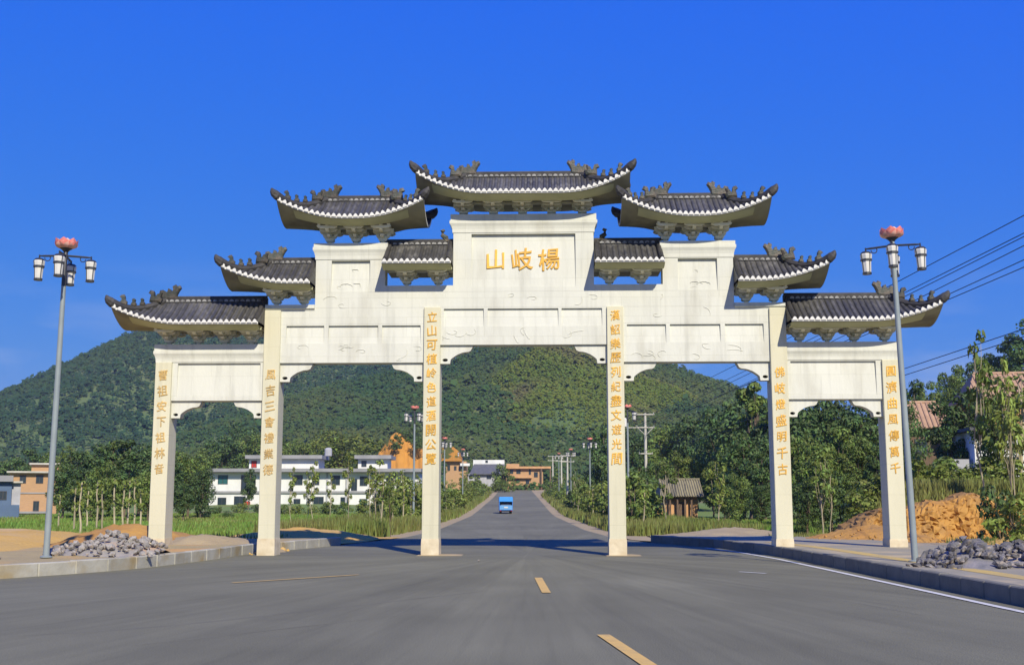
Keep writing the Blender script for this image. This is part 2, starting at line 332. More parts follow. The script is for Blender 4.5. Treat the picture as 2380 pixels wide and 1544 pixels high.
# ------------------------------------------------------------------ terrain
def road_z(y): return 3.3 * np.clip((np.asarray(y, float) - 120) / 130, 0, 1.6) ** 1.3
def ground_z(x, y):
    x, y = np.asarray(x, float), np.asarray(y, float)
    z = road_z(y)
    z = z + 1.75 * sstep(0.0, 2.5, x - 12.8 - (y - 43) * 0.22) * sstep(43.5, 46.5, y)
    z = z + 9.0 * sstep(18, 58, x - (y - 60) * 0.06) * sstep(52, 125, y)
    return z
xs = np.concatenate([[-3000, -1500, -800, -450, -280], np.linspace(-180, 180, 145), [280, 450, 800, 1500, 3000]])
ys = np.concatenate([[-600, -150, -40], np.linspace(-10, 290, 151), [360, 500, 800, 1600, 3500]])
XX, YY = np.meshgrid(xs, ys)
ZZ = ground_z(XX, YY) - 0.06 + 0.25 * np.sin(XX * 0.13 + YY * 0.07) * sstep(14, 30, abs(XX)) * sstep(60, 90, YY) * 0.6
V = np.stack([XX, YY, ZZ], -1).reshape(-1, 3); nx = len(xs)
F = [(i * nx + j, i * nx + j + 1, (i + 1) * nx + j + 1, (i + 1) * nx + j) for i in range(len(ys) - 1) for j in range(nx - 1)]
g = put('ground', fast_mesh('ground', V, F, 'ground_grass')); g.data.shade_smooth()
tag(g, 'grassy ground spreading out behind the gate', kind='structure')

def strip(name, mat, rows, label, dz=0.0):   # rows: list of lists of (x,y,z)
    mb = MB(); mb.grid([[(x, y, z + dz) for x, y, z in r] for r in rows])
    o = mb.build(name, mat)
    for p in o.data.polygons:
        if p.normal.z < 0: p.flip()
    return tag(o, label, kind='structure')
LY, LX = [-40, 10, 22, 24.8, 27, 28.8, 32.7, 36.6, 43.5, 52, 65, 130, 170, 210, 250, 275], [-60, -22, -12.9, -10.9, -9.7, -9.0, -8.4, -8.05, -6.3, -4.75, -4.1, -4.2, -3.9, -3.3, -3.0, -3.0]
RY, RX = [-40, 10, 18, 33, 37, 41, 46, 50, 65, 130, 170, 210, 250, 275], [9.2, 8.3, 8.0, 7.9, 7.65, 7.1, 5.4, 4.5, 4.0, 4.4, 4.6, 4.6, 4.4, 4.4]
def lx(y): return float(np.interp(y, LY, LX))
def rx(y): return float(np.interp(y, RY, RX))
yy = [-40, -10] + list(np.arange(0, 60, 1.5)) + list(np.arange(60, 277, 5))
strip('road', 'asphalt', [[(lx(y) + (rx(y) - lx(y)) * t, y, float(road_z(y))) for t in np.linspace(0, 1, 7)] for y in yy], 'grey asphalt road running under the gate towards the village')
strip('road_shoulder', 'sand', [[(lx(y) - w, y, float(road_z(y)) - 0.02) for w in (1.5, -0.15)] for y in yy if y >= 44], 'pale sandy shoulder along the far left road edge')
strip('road_shoulder', 'sand', [[(rx(y) - w, y, float(road_z(y)) - 0.022) for w in (0.15, -1.1)] for y in yy if y >= 48], 'pale sandy shoulder along the far right road edge')
strip('village_yard', 'sand', [[(x, y, float(road_z(y)) - 0.03) for x in (-8, 0, 9)] for y in (225, 240, 255, 270)], 'bare pale yard at the far end of the road')
# painted markings (thin sheets just above the asphalt)
def edge_pts(f, y0, y1, off, n):
    return [(f(y) + off, y) for y in np.linspace(y0, y1, n)]
strip('edge_line', 'paint_white', [[(rx(y) - 0.52, y, 0.012), (rx(y) - 0.38, y, 0.012)] for y in np.linspace(5, 40.8, 60)], 'white line painted along the right edge of the road')
def dash(a, b, w, label, mat='paint_yellow', name='road_dash'):
    a, b = Vector((a[0], a[1], 0)), Vector((b[0], b[1], 0)); d = (b - a).normalized(); n = Vector((-d.y, d.x, 0)) * (w / 2)
    strip(name, mat, [[tuple((a + (b - a) * t) + n * s + Vector((0, 0, 0.012))) for s in (-1, 1)] for t in np.linspace(0, 1, 5)], label)
def gp(px, py):
    Y = CAM_H / math.tan(math.atan((py - 772) / FPX) - PITCH); return (hx(px, Y), Y)
dash(gp(1251, 1342), gp(1270, 1377), 0.16, 'short yellow centre line dash just before the gate')
dash(gp(1402, 1475), gp(1530, 1560), 0.16, 'yellow centre line dash nearest to the viewer')
dash(gp(540, 1354), gp(833, 1335), 0.10, 'thin faded yellow line in front of the left arch')
dash(gp(1718, 1328), gp(1780, 1332), 0.10, 'small faded white line in front of the right arch', 'paint_white')
# tyre marks and paler wheel tracks: narrow sheets on the road
def track(pts, w, mat, label, z):
    pts = [Vector((*gp(*p), z)) for p in pts]; rows = []
    n = len(pts); fine = []
    for i in range(n - 1):
        p0, p1, p2, p3 = pts[max(i - 1, 0)], pts[i], pts[i + 1], pts[min(i + 2, n - 1)]
        for k in range(10):
            t = k / 10
            fine.append(0.5 * ((2 * p1) + (p2 - p0) * t + (2 * p0 - 5 * p1 + 4 * p2 - p3) * t * t + (3 * p1 - p0 - 3 * p2 + p3) * t ** 3))
    fine.append(pts[-1])
    for i, p in enumerate(fine):
        d = (fine[min(i + 1, len(fine) - 1)] - fine[max(i - 1, 0)]).normalized(); s = Vector((-d.y, d.x, 0))
        e = min(1.0, min(i, len(fine) - 1 - i) / 5 + 0.02); ww = w * e
        rows.append([tuple(p + s * ww / 2), tuple(p - s * ww / 2)])
    return strip('tyre_mark', mat, rows, label)
zt = 0.0012
for k, (pts, w) in enumerate([([(20, 1478), (420, 1450), (830, 1405), (1130, 1372)], 0.12), ([(300, 1500), (640, 1462), (960, 1425)], 0.06), ([(1560, 1335), (1850, 1375), (2150, 1430)], 0.06)]):
    track(pts, w, 'asphalt_worn', 'faint tyre mark curving over the asphalt in front of the gate', zt); zt += 0.0003

# kerbs: one structure per side with every stone a part
def kerb(name, mat, f, ylist, out, h, w, label, dirs):
    root = empty(name); tag(root, label, kind='structure')
    pts = [Vector((f(y), y, 0)) for y in ylist]; seg = [0]
    for a, b in zip(pts, pts[1:]): seg.append(seg[-1] + (b - a).length)
    L = seg[-1]; n = int(L / 1.0); 
    def P(s):
        s = min(max(s, 0), L); i = max(0, min(len(pts) - 2, int(np.searchsorted(seg, s)) - 1)); t = (s - seg[i]) / (seg[i + 1] - seg[i])
        return pts[i].lerp(pts[i + 1], t)
    for i in range(n):
        a, b = P(i * L / n + 0.004), P((i + 1) * L / n - 0.004); d = (b - a).normalized(); s = Vector((-d.y, d.x, 0)) * out
        j = rnd.uniform(-0.006, 0.006); hh = h + rnd.uniform(-0.008, 0.008)
        q = [a + s * j, b + s * j, b + s * (w + j), a + s * (w + j)]
        mb = MB(); mb.add([(p.x, p.y, -0.05) for p in q] + [(p.x, p.y, hh) for p in q], [(0, 3, 2, 1), (4, 5, 6, 7), (0, 1, 5, 4), (1, 2, 6, 5), (2, 3, 7, 6), (3, 0, 4, 7)])
        mb.build('kerb_stone', mat, root, bevel=0.02)
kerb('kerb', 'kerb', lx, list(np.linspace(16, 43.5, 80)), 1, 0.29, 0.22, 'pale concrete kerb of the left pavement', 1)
kerb('kerb', 'kerb_shaded', rx, list(np.linspace(11, 46, 70)), -1, 0.29, 0.22, 'concrete kerb curving along the right pavement', 1)
strip('pavement', 'walk_dirt', [[(lx(y) - o, y, 0.265 + 0.03 * math.sin(y * 2.1 + o)) for o in (5.5, 3.8, 2.2, 1.0, 0.2)] for y in np.arange(9, 44, 1.0)], 'left pavement covered with sand and dirt')
strip('pavement', 'walk_paver', [[(rx(y) + o, y, 0.268) for o in (0.2, 1.5, 3.2, 5.5)] for y in np.arange(9, 46.1, 1.0)], 'right paved pavement strewn with sand')
strip('tactile_strip', 'tactile', [[(rx(y) + 0.95, y, 0.273), (rx(y) + 1.4, y, 0.273)] for y in np.arange(20, 39.1, 1.0)], 'yellow tactile strip on the right pavement')

# ------------------------------------------------------------------ the gate
GATE = empty('memorial_gate', (0.36, 35.5, 0), R(-1.8))
tag(GATE, 'large cream archway on six inscribed columns with tiers of upturned dark tiled roofs', 'memorial gate')
YF, YB = -0.28, 0.28
def wall_grid(mb, xs, zs, dep):          # dep[i][j] for cell z i, x j: None empty, else inset of the front face
    nX, nZ = len(xs) - 1, len(zs) - 1
    def d(i, j): return dep[i][j] if 0 <= i < nZ and 0 <= j < nX else None
    for i in range(nZ):
        for j in range(nX):
            a = d(i, j)
            if a is None: continue
            x0, x1, z0, z1, y = xs[j], xs[j + 1], zs[i], zs[i + 1], YF + a
            mb.add([(x0, y, z0), (x1, y, z0), (x1, y, z1), (x0, y, z1)], [(0, 1, 2, 3)])
            mb.add([(x0, YB, z0), (x1, YB, z0), (x1, YB, z1), (x0, YB, z1)], [(3, 2, 1, 0)])
            for (ii, jj, e) in ((i, j + 1, ((x1, z0), (x1, z1))), (i, j - 1, ((x0, z1), (x0, z0))), (i + 1, j, ((x1, z1), (x0, z1))), (i - 1, j, ((x0, z0), (x1, z0)))):
                b = d(ii, jj); (xa, za), (xb, zb) = e
                if b is None: mb.add([(xa, y, za), (xa, YB, za), (xb, YB, zb), (xb, y, zb)], [(3, 2, 1, 0)])
                elif b > a: mb.add([(xa, y, za), (xa, YF + b, za), (xb, YF + b, zb), (xb, y, zb)], [(3, 2, 1, 0)])
    return mb
def panel_wall(name, x0, x1, z0, z1, panels, mat='plaster', ins=None):
    if ins is None: ins = 0.07 if name == 'lintel' else 0.11
    xs = sorted({x0, x1, *[p[0] for p in panels], *[p[1] for p in panels]}); zs = sorted({z0, z1, *[p[2] for p in panels], *[p[3] for p in panels]})
    dep = [[0.0] * (len(xs) - 1) for _ in range(len(zs) - 1)]
    for i in range(len(zs) - 1):
        for j in range(len(xs) - 1):
            cx, cz = (xs[j] + xs[j + 1]) / 2, (zs[i] + zs[i + 1]) / 2
            if any(p[0] < cx < p[1] and p[2] < cz < p[3] for p in panels): dep[i][j] = ins
    mb = wall_grid(MB(), xs, zs, dep)
    me = mb.mesh(name, mat)
    bm = bmesh.new(); bm.from_mesh(me); bmesh.ops.remove_doubles(bm, verts=bm.verts, dist=1e-5); bmesh.ops.recalc_face_normals(bm, faces=bm.faces)
    for v in bm.verts:                  # each panel leans out to end flush at its foot
        if abs(v.co.y - (YF + ins)) < 1e-4 and any(abs(v.co.z - p[2]) < 1e-4 for p in panels): v.co.y = YF + 0.012
    bm.to_mesh(me); bm.free()
    return put(name, me, GATE)
def cap(name, x0, x1, z0, z1, ztop, flare, fl=(1, 1), fy=0.07):
    mb = MB(); a, b = fl; h = z1 - z0; F_ = flare
    def r(k, z): return (x0 - a * F_ * k, x1 + b * F_ * k, YF - fy * k, YB + fy * k, z)
    mb.loft([r(0.0, z0 + 0.001), r(0.25, z0 + 0.002), r(0.3, z0 + h * 0.3), r(0.55, z0 + h * 0.55), r(1.0, z0 + h * 0.78), r(1.0, z1), r(0.75, z1 + 0.005), r(0.75, ztop)])
    return mb.build(name, 'plaster', GATE)
# columns with their feet and inscriptions
CX = [-11.06, -7.73, -2.80, 2.80, 7.73, 11.06]
CTOP = [5.825, 7.43, 7.50, 7.50, 7.43, 5.825]
columns = []
for x, t in zip(CX, CTOP):
    mb = MB(); w = 0.25
    mb.loft([(x - w - 0.012, x + w + 0.012, -0.37, 0.37, -0.1), (x - w, x + w, -0.36, 0.36, 0.55), (x - w, x + w, -0.36, 0.36, t)])
    c = mb.build('column', 'column_plaster', GATE, bevel=0.012); columns.append(c)
    ft = MB().loft([(x - w - 0.018, x + w + 0.018, -0.378, 0.378, -0.1), (x - w - 0.016, x + w + 0.016, -0.374, 0.374, 0.36 + rnd.uniform(0, 0.12)), (x - w - 0.008, x + w + 0.008, -0.366, 0.366, 0.50)])
    ft.build('column_foot', 'column_foot', c)
def slab(x, w0, w1):
    mb = MB(); mb.loft([(x - w0, x + w1, -0.50, 0.45, 0.004), (x - w0 + 0.05, x + w1 - 0.25, -0.46, 0.42, 0.022)]); mb.build('column_pad', 'sand', GATE)
slab(-2.8, 0.4, 0.95); slab(2.8, 0.36, 0.7)
# lintels
panel_wall('lintel', -2.553, 2.553, 6.34, 7.5, [(-2.45, -1.22, 6.91, 7.46), (-1.10, 1.07, 6.91, 7.46), (1.17, 2.41, 6.91, 7.46)])
for s in (-1, 1):
    q = lambda a, b: (min(s * a, s * b), max(s * a, s * b))
    panel_wall('lintel', *q(3.047, 7.483), 5.80, 6.99, [(*q(6.14, 7.31), 6.40, 6.95), (*q(4.47, 6.0), 6.40, 6.95), (*q(3.16, 4.35), 6.40, 6.95)])
    panel_wall('lintel', *q(7.977, 10.813), 4.65, 5.825, [(*q(8.08, 10.64), 4.78, 5.80)])
# upper wall over columns two to five, towers, tablet
panel_wall('upper_wall', -6.44, 6.44, 7.503, 7.99, [])
for s in (-1, 1):
    q = lambda a, b: (min(s * a, s * b), max(s * a, s * b))
    panel_wall('upper_wall', *q(3.05, 7.98), 6.993, 7.50, [])
    cap('upper_ledge', *q(6.443, 7.98), 7.433, 7.50, 7.60, 0.0)
    a, b = q(2.172, 4.278); cap('upper_ledge', a, b, 7.993, 8.0, 8.19, 0.0, fy=0.0)
    panel_wall('tower_wall', *q(4.28, 6.44), 7.993, 9.02, [(*q(4.75, 5.95), 7.996, 8.99)])
    cap('tower_cap', *q(4.28, 6.44), 9.02, 9.41, 9.53, 0.10)
    cap('end_cap', *q(7.983, 11.31), 5.83, 6.18, 6.38, 0.09, (1, 0) if s < 0 else (0, 1))
panel_wall('tablet', -2.17, 2.17, 7.993, 9.84, [(-1.61, 1.61, 8.14, 9.80)])
cap('tablet_cap', -2.17, 2.17, 9.84, 10.22, 10.42, 0.12)
# carved relief on the lintels: shallow curling ridges
def relief(x0, x1, z0, z1, n, seed, y=YF):
    r = random.Random(seed)
    for _ in range(n):
        x, z, a = r.uniform(x0 + 0.1, x1 - 0.1), r.uniform(z0 + 0.06, z1 - 0.06), r.uniform(0, 6.28); pts = []
        turn = r.uniform(-0.7, 0.7)
        for k in range(9):
            pts.append((x, y - 0.002, z)); a += turn * (0.4 + 0.15 * k); st = r.uniform(0.04, 0.075)
            x = min(max(x + st * math.cos(a) * 1.3, x0 + 0.03), x1 - 0.03); z = min(max(z + st * math.sin(a) * 0.7, z0 + 0.03), z1 - 0.03)
        MB().tube(pts, [0.006] + [0.013] * 7 + [0.005], 5).build('carved_relief', 'plaster', GATE)
relief(-2.5, 2.5, 6.38, 6.88, 10, 1); relief(-2.3, 2.3, 7.54, 7.95, 4, 2)
for s in (-1, 1):
    q = lambda a, b: (min(s * a, s * b), max(s * a, s * b))
    relief(*q(3.1, 7.4), 5.84, 6.38, 8, 3 + s); relief(*q(3.2, 6.3), 7.05, 7.9, 3, 6 + s); relief(*q(4.8, 5.9), 8.05, 8.3, 4, 8 + s, YF + 0.03); relief(*q(5.1, 5.4), 8.5, 8.75, 1, 19 + s, YF + 0.075)
    relief(*q(8.3, 10.4), 4.9, 5.5, 2, 10 + s, YF + 0.06)
# sparrow braces under the lintels: outline with a real opening, from a filled curve
def outline_mesh(name, loops, depth, mat):
    cu = bpy.data.curves.new(name, 'CURVE'); cu.dimensions = '2D'; cu.fill_mode = 'BOTH'; cu.extrude = depth / 2
    for lp in loops:
        sp = cu.splines.new('POLY'); sp.points.add(len(lp) - 1); sp.use_cyclic_u = True
        for p, (x, z) in zip(sp.points, lp): p.co = (x, z, 0, 1)
    o = bpy.data.objects.new(name, cu); COL.objects.link(o)
    dg = bpy.context.evaluated_depsgraph_get(); dg.update()
    me = bpy.data.meshes.new_from_object(o.evaluated_get(dg)); bpy.data.objects.remove(o)
    me.transform(Matrix.Rotation(R(90), 4, 'X')); me.name = name; me.materials.clear(); me.materials.append(M[mat])
    return me
bo = [(0, 0), (1.02, 0), (0.93, -0.17), (0.86, -0.205), (0.74, -0.215), (0.66, -0.235), (0.52, -0.29), (0.40, -0.37), (0.335, -0.425), (0.315, -0.455), (0.30, -0.57), (0, -0.57)]
ho = [(0.15 + 0.085 * math.cos(t), -0.455 + 0.05 * math.sin(t)) for t in np.linspace(0, 2 * math.pi, 13)[:-1]]
brace = outline_mesh('brace', [bo, ho], 0.34, 'plaster')
bays = [(-10.81, -7.98, 4.65), (-7.48, -3.05, 5.80), (-2.55, 2.55, 6.34), (3.05, 7.48, 5.80), (7.98, 10.81, 4.65)]
hole_shade_me = MB().prism([(0.055, -0.53), (0.255, -0.53), (0.255, -0.38), (0.055, -0.38)], 0.045, 0.06).mesh('brace_hole_shade', 'hole_shade')  # dark plate set inside each brace opening imitates its shade
for x0, x1, z in bays:
    k = 0.92 if abs(x0 + x1) > 14 else 1.0
    for x, s in ((x0 - 0.003, 1), (x1 + 0.003, -1)):
        b = put('brace', brace, GATE, (x, -0.03, z - 0.003), None, (s * k, 1, k))
        put('brace_hole_shade', hole_shade_me, b)

# lettering: glyph meshes from the built-in font
GL = {}
def glyph(ch, size, mat, bold, depth=0.02):
    key = (ch, size, mat)
    if key in GL: return GL[key]
    cu = bpy.data.curves.new('glyph', 'FONT'); cu.body = ch; cu.size = 1.0; cu.resolution_u = 2; cu.bevel_depth = bold; cu.bevel_resolution = 0; cu.extrude = depth / size / 2
    o = bpy.data.objects.new('glyph', cu); COL.objects.link(o)
    dg = bpy.context.evaluated_depsgraph_get(); dg.update()
    me = bpy.data.meshes.new_from_object(o.evaluated_get(dg)); bpy.data.objects.remove(o)
    co = np.empty(len(me.vertices) * 3, np.float32); me.vertices.foreach_get('co', co); co = co.reshape(-1, 3)
    c = (co.max(0) + co.min(0)) / 2; sp = (co.max(0) - co.min(0)); k = size / max(0.75, sp[0], sp[1])
    co = (co - c) * k
    r = np.random.default_rng(ord(ch)); ph = r.uniform(0, 6.28, 4)        # hand-written wobble and slant
    co[:, 1] += 0.10 * co[:, 0] + 0.02 * size * np.sin(co[:, 0] / size * 9 + ph[0]); co[:, 0] += 0.025 * size * np.sin(co[:, 1] / size * 8 + ph[1])
    co[:, 1] *= 1.06
    me.vertices.foreach_set('co', co.ravel()); me.transform(Matrix.Rotation(R(90), 4, 'X'))
    me.name = 'character'; me.materials.clear(); me.materials.append(M[mat]); me.update(); GL[key] = me
    return me
tablet = [o for o in kids(GATE) if o.name.startswith('tablet') and 'cap' not in o.name][0]
for ch, x, sz in (('山', -0.86, 0.62), ('岐', -0.04, 0.66), ('楊', 0.79, 0.66)):
    put('character', glyph(ch, sz, 'gold', 0.014, 0.025), tablet, (x, YF + 0.062 - 0.012, 9.0), (R(-3.4), R(rnd.uniform(-3, 3)), 0))
TEXT = [('曹祖安下祖林音', 5.43, 2.58), ('風吉三會禮業德', 5.43, 2.55), ('立山可植岭色道酒開公覽', 7.20, 2.87),
        ('漢詔樂歷列紀盡文遊光間', 7.22, 2.87), ('佛岐燈盛明千古', 5.46, 2.55), ('圓濟曲風傳萬千', 5.48, 2.58)]
for c, x, (s, za, zb) in zip(columns, CX, TEXT):
    for k, ch in enumerate(s):
        z = za + (zb - za) * k / (len(s) - 1)
        put('character', glyph(ch, 0.31, 'gold_worn' if x < -5 else 'gold', 0.012), c, (x, -0.366, z), (0, R(rnd.uniform(-4, 4)), 0), rnd.uniform(0.92, 1.05))

# brackets under the eaves (one mesh, 0.5 m tall, scaled)
bk = MB()
bk.box(-0.055, 0.055, -0.055, 0.055, 0, 0.5)
bk.loft([(-0.10, 0.10, -0.10, 0.10, 0.10), (-0.13, 0.13, -0.13, 0.13, 0.15), (-0.13, 0.13, -0.13, 0.13, 0.19)])
def boat(h, z0, z1): return [(-h + 0.10, z0), (h - 0.10, z0), (h - 0.03, z0 + 0.03), (h, z1 - 0.02), (h, z1), (-h, z1), (-h, z1 - 0.02), (-h + 0.03, z0 + 0.03)]
bk.prism(boat(0.20, 0.19, 0.28), -0.05, 0.05); bk.prism(boat(0.31, 0.335, 0.42), -0.052, 0.052)
for y in (-0.30, 0.30): bk.prism(boat(0.27, 0.35, 0.44), y - 0.045, y + 0.045)
for y in (-0.58, 0.58): bk.prism(boat(0.30, 0.40, 0.48), y - 0.045, y + 0.045)
for y in (-0.58, 0.58):
    for x in (-0.23, 0.0, 0.23): bk.loft([(x - 0.03, x + 0.03, y - 0.05, y + 0.05, 0.481), (x - 0.05, x + 0.05, y - 0.065, y + 0.065, 0.53)])
def boaty(h, z0, z1):
    t = MB(); t.prism(boat(h, z0, z1), -0.05, 0.05); bk.add([(-y, x, z) for x, y, z in t.v], t.f)
boaty(0.34, 0.192, 0.278); boaty(0.60, 0.337, 0.418)
for x in (-0.17, 0, 0.17): bk.loft([(x - 0.035, x + 0.035, -0.06, 0.06, 0.279), (x - 0.055, x + 0.055, -0.075, 0.075, 0.334)])
for x in (-0.26, 0, 0.26): bk.loft([(x - 0.035, x + 0.035, -0.06, 0.06, 0.421), (x - 0.055, x + 0.055, -0.075, 0.075, 0.499)])
bracket = bk.mesh('bracket_set', 'bracket')
def brackets(xl, z0, z1):
    for x in xl: put('bracket_set', bracket, GATE, (x, 0, z0), None, (1.05, 1, (z1 - z0) / 0.5))
# ornaments
def flipx(p): return [(-x, z) for x, z in reversed(p)]
CH = [(-0.30, -0.02), (0.20, -0.02), (0.22, 0.14), (0.27, 0.25), (0.34, 0.35), (0.30, 0.43), (0.20, 0.40), (0.17, 0.46), (0.09, 0.42), (0.12, 0.30), (0.05, 0.20), (0.0, 0.31), (-0.07, 0.34), (-0.10, 0.22), (-0.20, 0.20), (-0.25, 0.29), (-0.33, 0.27), (-0.36, 0.10)]
chi_l = MB().prism(CH, -0.09, 0.09, 0.82).mesh('ridge_dragon', 'beast'); chi_r = MB().prism(flipx(CH), -0.09, 0.09, 0.82).mesh('ridge_dragon', 'beast')
B1 = [(-0.10, 0), (0.10, 0), (0.11, 0.10), (0.05, 0.16), (0.04, 0.24), (0.00, 0.30), (-0.07, 0.28), (-0.12, 0.23), (-0.06, 0.19), (-0.05, 0.12), (-0.09, 0.08)]
B2 = [(-0.07, 0), (0.08, 0), (0.09, 0.09), (0.04, 0.15), (0.05, 0.21), (0.00, 0.25), (-0.06, 0.22), (-0.04, 0.14), (-0.08, 0.07)]
B3 = [(-0.16, 0), (0.15, 0), (0.19, 0.10), (0.13, 0.14), (0.17, 0.27), (0.07, 0.24), (0.02, 0.14), (-0.03, 0.16), (-0.06, 0.31), (-0.15, 0.33), (-0.20, 0.25), (-0.13, 0.2), (-0.15, 0.10)]
beasts = {}
for i, b in enumerate((B1, B2, B3)):
    for s in (-1, 1): beasts[(i, s)] = MB().prism(b if s < 0 else flipx(b), -0.07, 0.07, 0.7).mesh('ridge_beast', 'beast')
drip_me = MB().prism([(-0.072, -0.045), (0.072, -0.045), (0.060, 0.0), (0.038, 0.04), (0.0, 0.068), (-0.038, 0.04), (-0.060, 0.0)], -0.018, 0.018).mesh('drip_tile', 'trim')

def roof(x0, x1, ze, zr, r0, r1, f0, f1, lift, D=1.15, sp=0.165, bk_l=None, ch0=True, ch1=True):
    """x0,x1 eave ends; ze,zr heights of eave and ridge; r0,r1 ridge ends; f0,f1: that end is free (hipped, upturned)"""
    root_me = MB(); Lc = 2.1
    def G(v): return 0.72 * v + 0.28 * v * v
    def lf(x):
        a = 0.0
        if f0: a = max(a, 1 - (x - x0) / Lc)
        if f1: a = max(a, 1 - (x1 - x) / Lc)
        return lift * max(0.0, a) ** 2.0
    def vtop(x):
        if f0 and x < r0: return max(0.0, (x - x0) / (r0 - x0))
        if f1 and x > r1: return max(0.0, (x1 - x) / (x1 - r1))
        return 1.0
    def out(x):
        return 0.10 * (lf(x) / lift if lift else 0)
    def S(x, v, sgn=-1): return (x, sgn * (D * (1 - v) + out(x) * (1 - v)), ze + (zr - ze) * G(v) + lf(x) * (1 - v) ** 1.5)
    n = max(8, int((x1 - x0) / sp)); xc = [x0 + (x1 - x0) * (i + 0.5) / n for i in range(n)]
    xg = sorted({*np.linspace(x0, x1, n + 1).tolist(), r0, r1})
    for sgn in (-1, 1):
        root_me.grid([[S(x, vtop(x) * k / 6, sgn) for k in range(7)] for x in xg])
    for free, xe, re in ((f0, x0, r0), (f1, x1, r1)):
        if free:
            rows = []
            for y in np.linspace(-1, 1, 13):
                b = abs(y); s = 1 - b; e = Vector((xe, y * (D + 0.10 * b * b), ze + lift * b * b)); row = []
                for k in range(6):
                    t = s * k / 5
                    row.append((xe + (re - xe) * t, e.y, ze + (zr - ze) * G(t) + lift * b * b * (1 - t) ** 1.5))
                rows.append(row)
            root_me.grid(rows)
        else:
            pts = [S(xe, k / 6, -1) for k in range(7)] + [S(xe, k / 6, 1) for k in range(5, -1, -1)]
            root_me.add(pts, [tuple(range(len(pts)))])
    root = root_me.build('roof', 'tile', GATE)
    # rows of half-round tiles on the front slope, each with its white drip tile
    for x in xc:
        vt = vtop(x); ring = []
        for k in range(7):
            p = S(x, vt * k / 6); q = S(x, min(1, vt * k / 6 + 0.02)); d = Vector(q) - Vector(p); d.normalize(); nrm = Vector((1, 0, 0)).cross(d).normalized()
            rr = 0.058
            ring.append([tuple(Vector(p) + Vector((1, 0, 0)) * rr * math.cos(t) + nrm * (rr * math.sin(t) * 1.05 - 0.004)) for t in np.linspace(0, math.pi, 6)])
        MB().grid(ring).build('tile_row', 'tile', root, smooth=True)
        p = S(x, 0); put('drip_tile', drip_me, root, (x, p[1] - 0.03, p[2] + 0.005), (0, -math.atan((lf(x + 0.05) - lf(x - 0.05)) / 0.1), 0))
    back = MB()
    for x in xc:
        vt = vtop(x); back.grid([[(S(x, vt * k / 4, 1)[0] + 0.055 * math.cos(t), S(x, vt * k / 4, 1)[1] + 0.03 * math.sin(t), S(x, vt * k / 4, 1)[2] + 0.05 * math.sin(t)) for t in np.linspace(0, math.pi, 4)] for k in range(5)])
        p = S(x, 0, 1); back.prism([(x - 0.08, p[2] - 0.06), (x + 0.08, p[2] - 0.06), (x + 0.05, p[2] + 0.03), (x, p[2] + 0.07), (x - 0.05, p[2] + 0.03)], p[1] + 0.01, p[1] + 0.04)
    tag(back.build('back_tiles', 'tile', root), kind='stuff')
    # white eave boards, front and back, and the free ends
    for sgn in (-1, 1):
        eb = MB()
        for i in range(len(xg) - 1):
            pa, pb = S(xg[i], 0, sgn), S(xg[i + 1], 0, sgn); ya, yb = pa[1] + sgn * 0.012, pb[1] + sgn * 0.012; t = -sgn * 0.04
            eb.add([(pa[0], ya, pa[2] - 0.075), (pb[0], yb, pb[2] - 0.075), (pb[0], yb, pb[2] - 0.004), (pa[0], ya, pa[2] - 0.004), (pa[0], ya + t, pa[2] - 0.075), (pb[0], yb + t, pb[2] - 0.075), (pb[0], yb + t, pb[2] - 0.004), (pa[0], ya + t, pa[2] - 0.004)],
                   [(0, 1, 2, 3), (4, 7, 6, 5), (0, 4, 5, 1), (3, 2, 6, 7)])
        eb.build('eave_board', 'trim', root)
    # soffit: flat under the eaves, following the upturned corners
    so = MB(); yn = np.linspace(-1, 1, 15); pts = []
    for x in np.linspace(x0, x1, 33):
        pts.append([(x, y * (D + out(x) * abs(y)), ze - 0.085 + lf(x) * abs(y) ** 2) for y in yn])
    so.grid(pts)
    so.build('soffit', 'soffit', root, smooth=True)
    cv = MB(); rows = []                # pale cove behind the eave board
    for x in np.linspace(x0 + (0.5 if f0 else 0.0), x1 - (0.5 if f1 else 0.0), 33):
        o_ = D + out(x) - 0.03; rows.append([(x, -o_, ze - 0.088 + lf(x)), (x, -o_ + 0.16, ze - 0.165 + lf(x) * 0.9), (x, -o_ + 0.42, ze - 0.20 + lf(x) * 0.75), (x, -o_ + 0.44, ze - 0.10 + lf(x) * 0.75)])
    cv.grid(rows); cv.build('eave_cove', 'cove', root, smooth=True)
    for free, xe in ((f0, x0), (f1, x1)):
        em = MB(); rows = []
        for y in np.linspace(-1, 1, 15):
            b = abs(y); yy_ = y * (D + 0.10 * b * (1 if free else 0)); z = ze + (lift * b * b if free else 0); rows.append([(xe, yy_, z - 0.088), (xe, yy_, z + 0.01)])
        em.grid(rows)
        if free: em.build('end_board', 'trim', root)
    # inner beam carrying the soffit over the brackets
    ins0, ins1 = (1.15 if f0 else 0.0), (1.15 if f1 else 0.0)
    MB().box(x0 + ins0, x1 - ins1, -0.10, 0.10, ze - 0.13, ze - 0.06).build('eave_beam', 'bracket', root)
    # pale row ends under the main ridge
    rc = MB()
    for x in xc:
        if r0 - 0.05 < x < r1 + 0.05 and not (not f0 and x < x0 + 0.15) and not (not f1 and x > x1 - 0.15):
            p = S(x, 0.955); rc.prism([(x - 0.07, p[2] + 0.03), (x + 0.07, p[2] + 0.03), (x + 0.05, p[2] + 0.085), (x, p[2] + 0.105), (x - 0.05, p[2] + 0.085)], p[1] - 0.05, p[1] + 0.02)
    if rc.v: tag(rc.build('ridge_course', 'tile_end', root), kind='stuff')
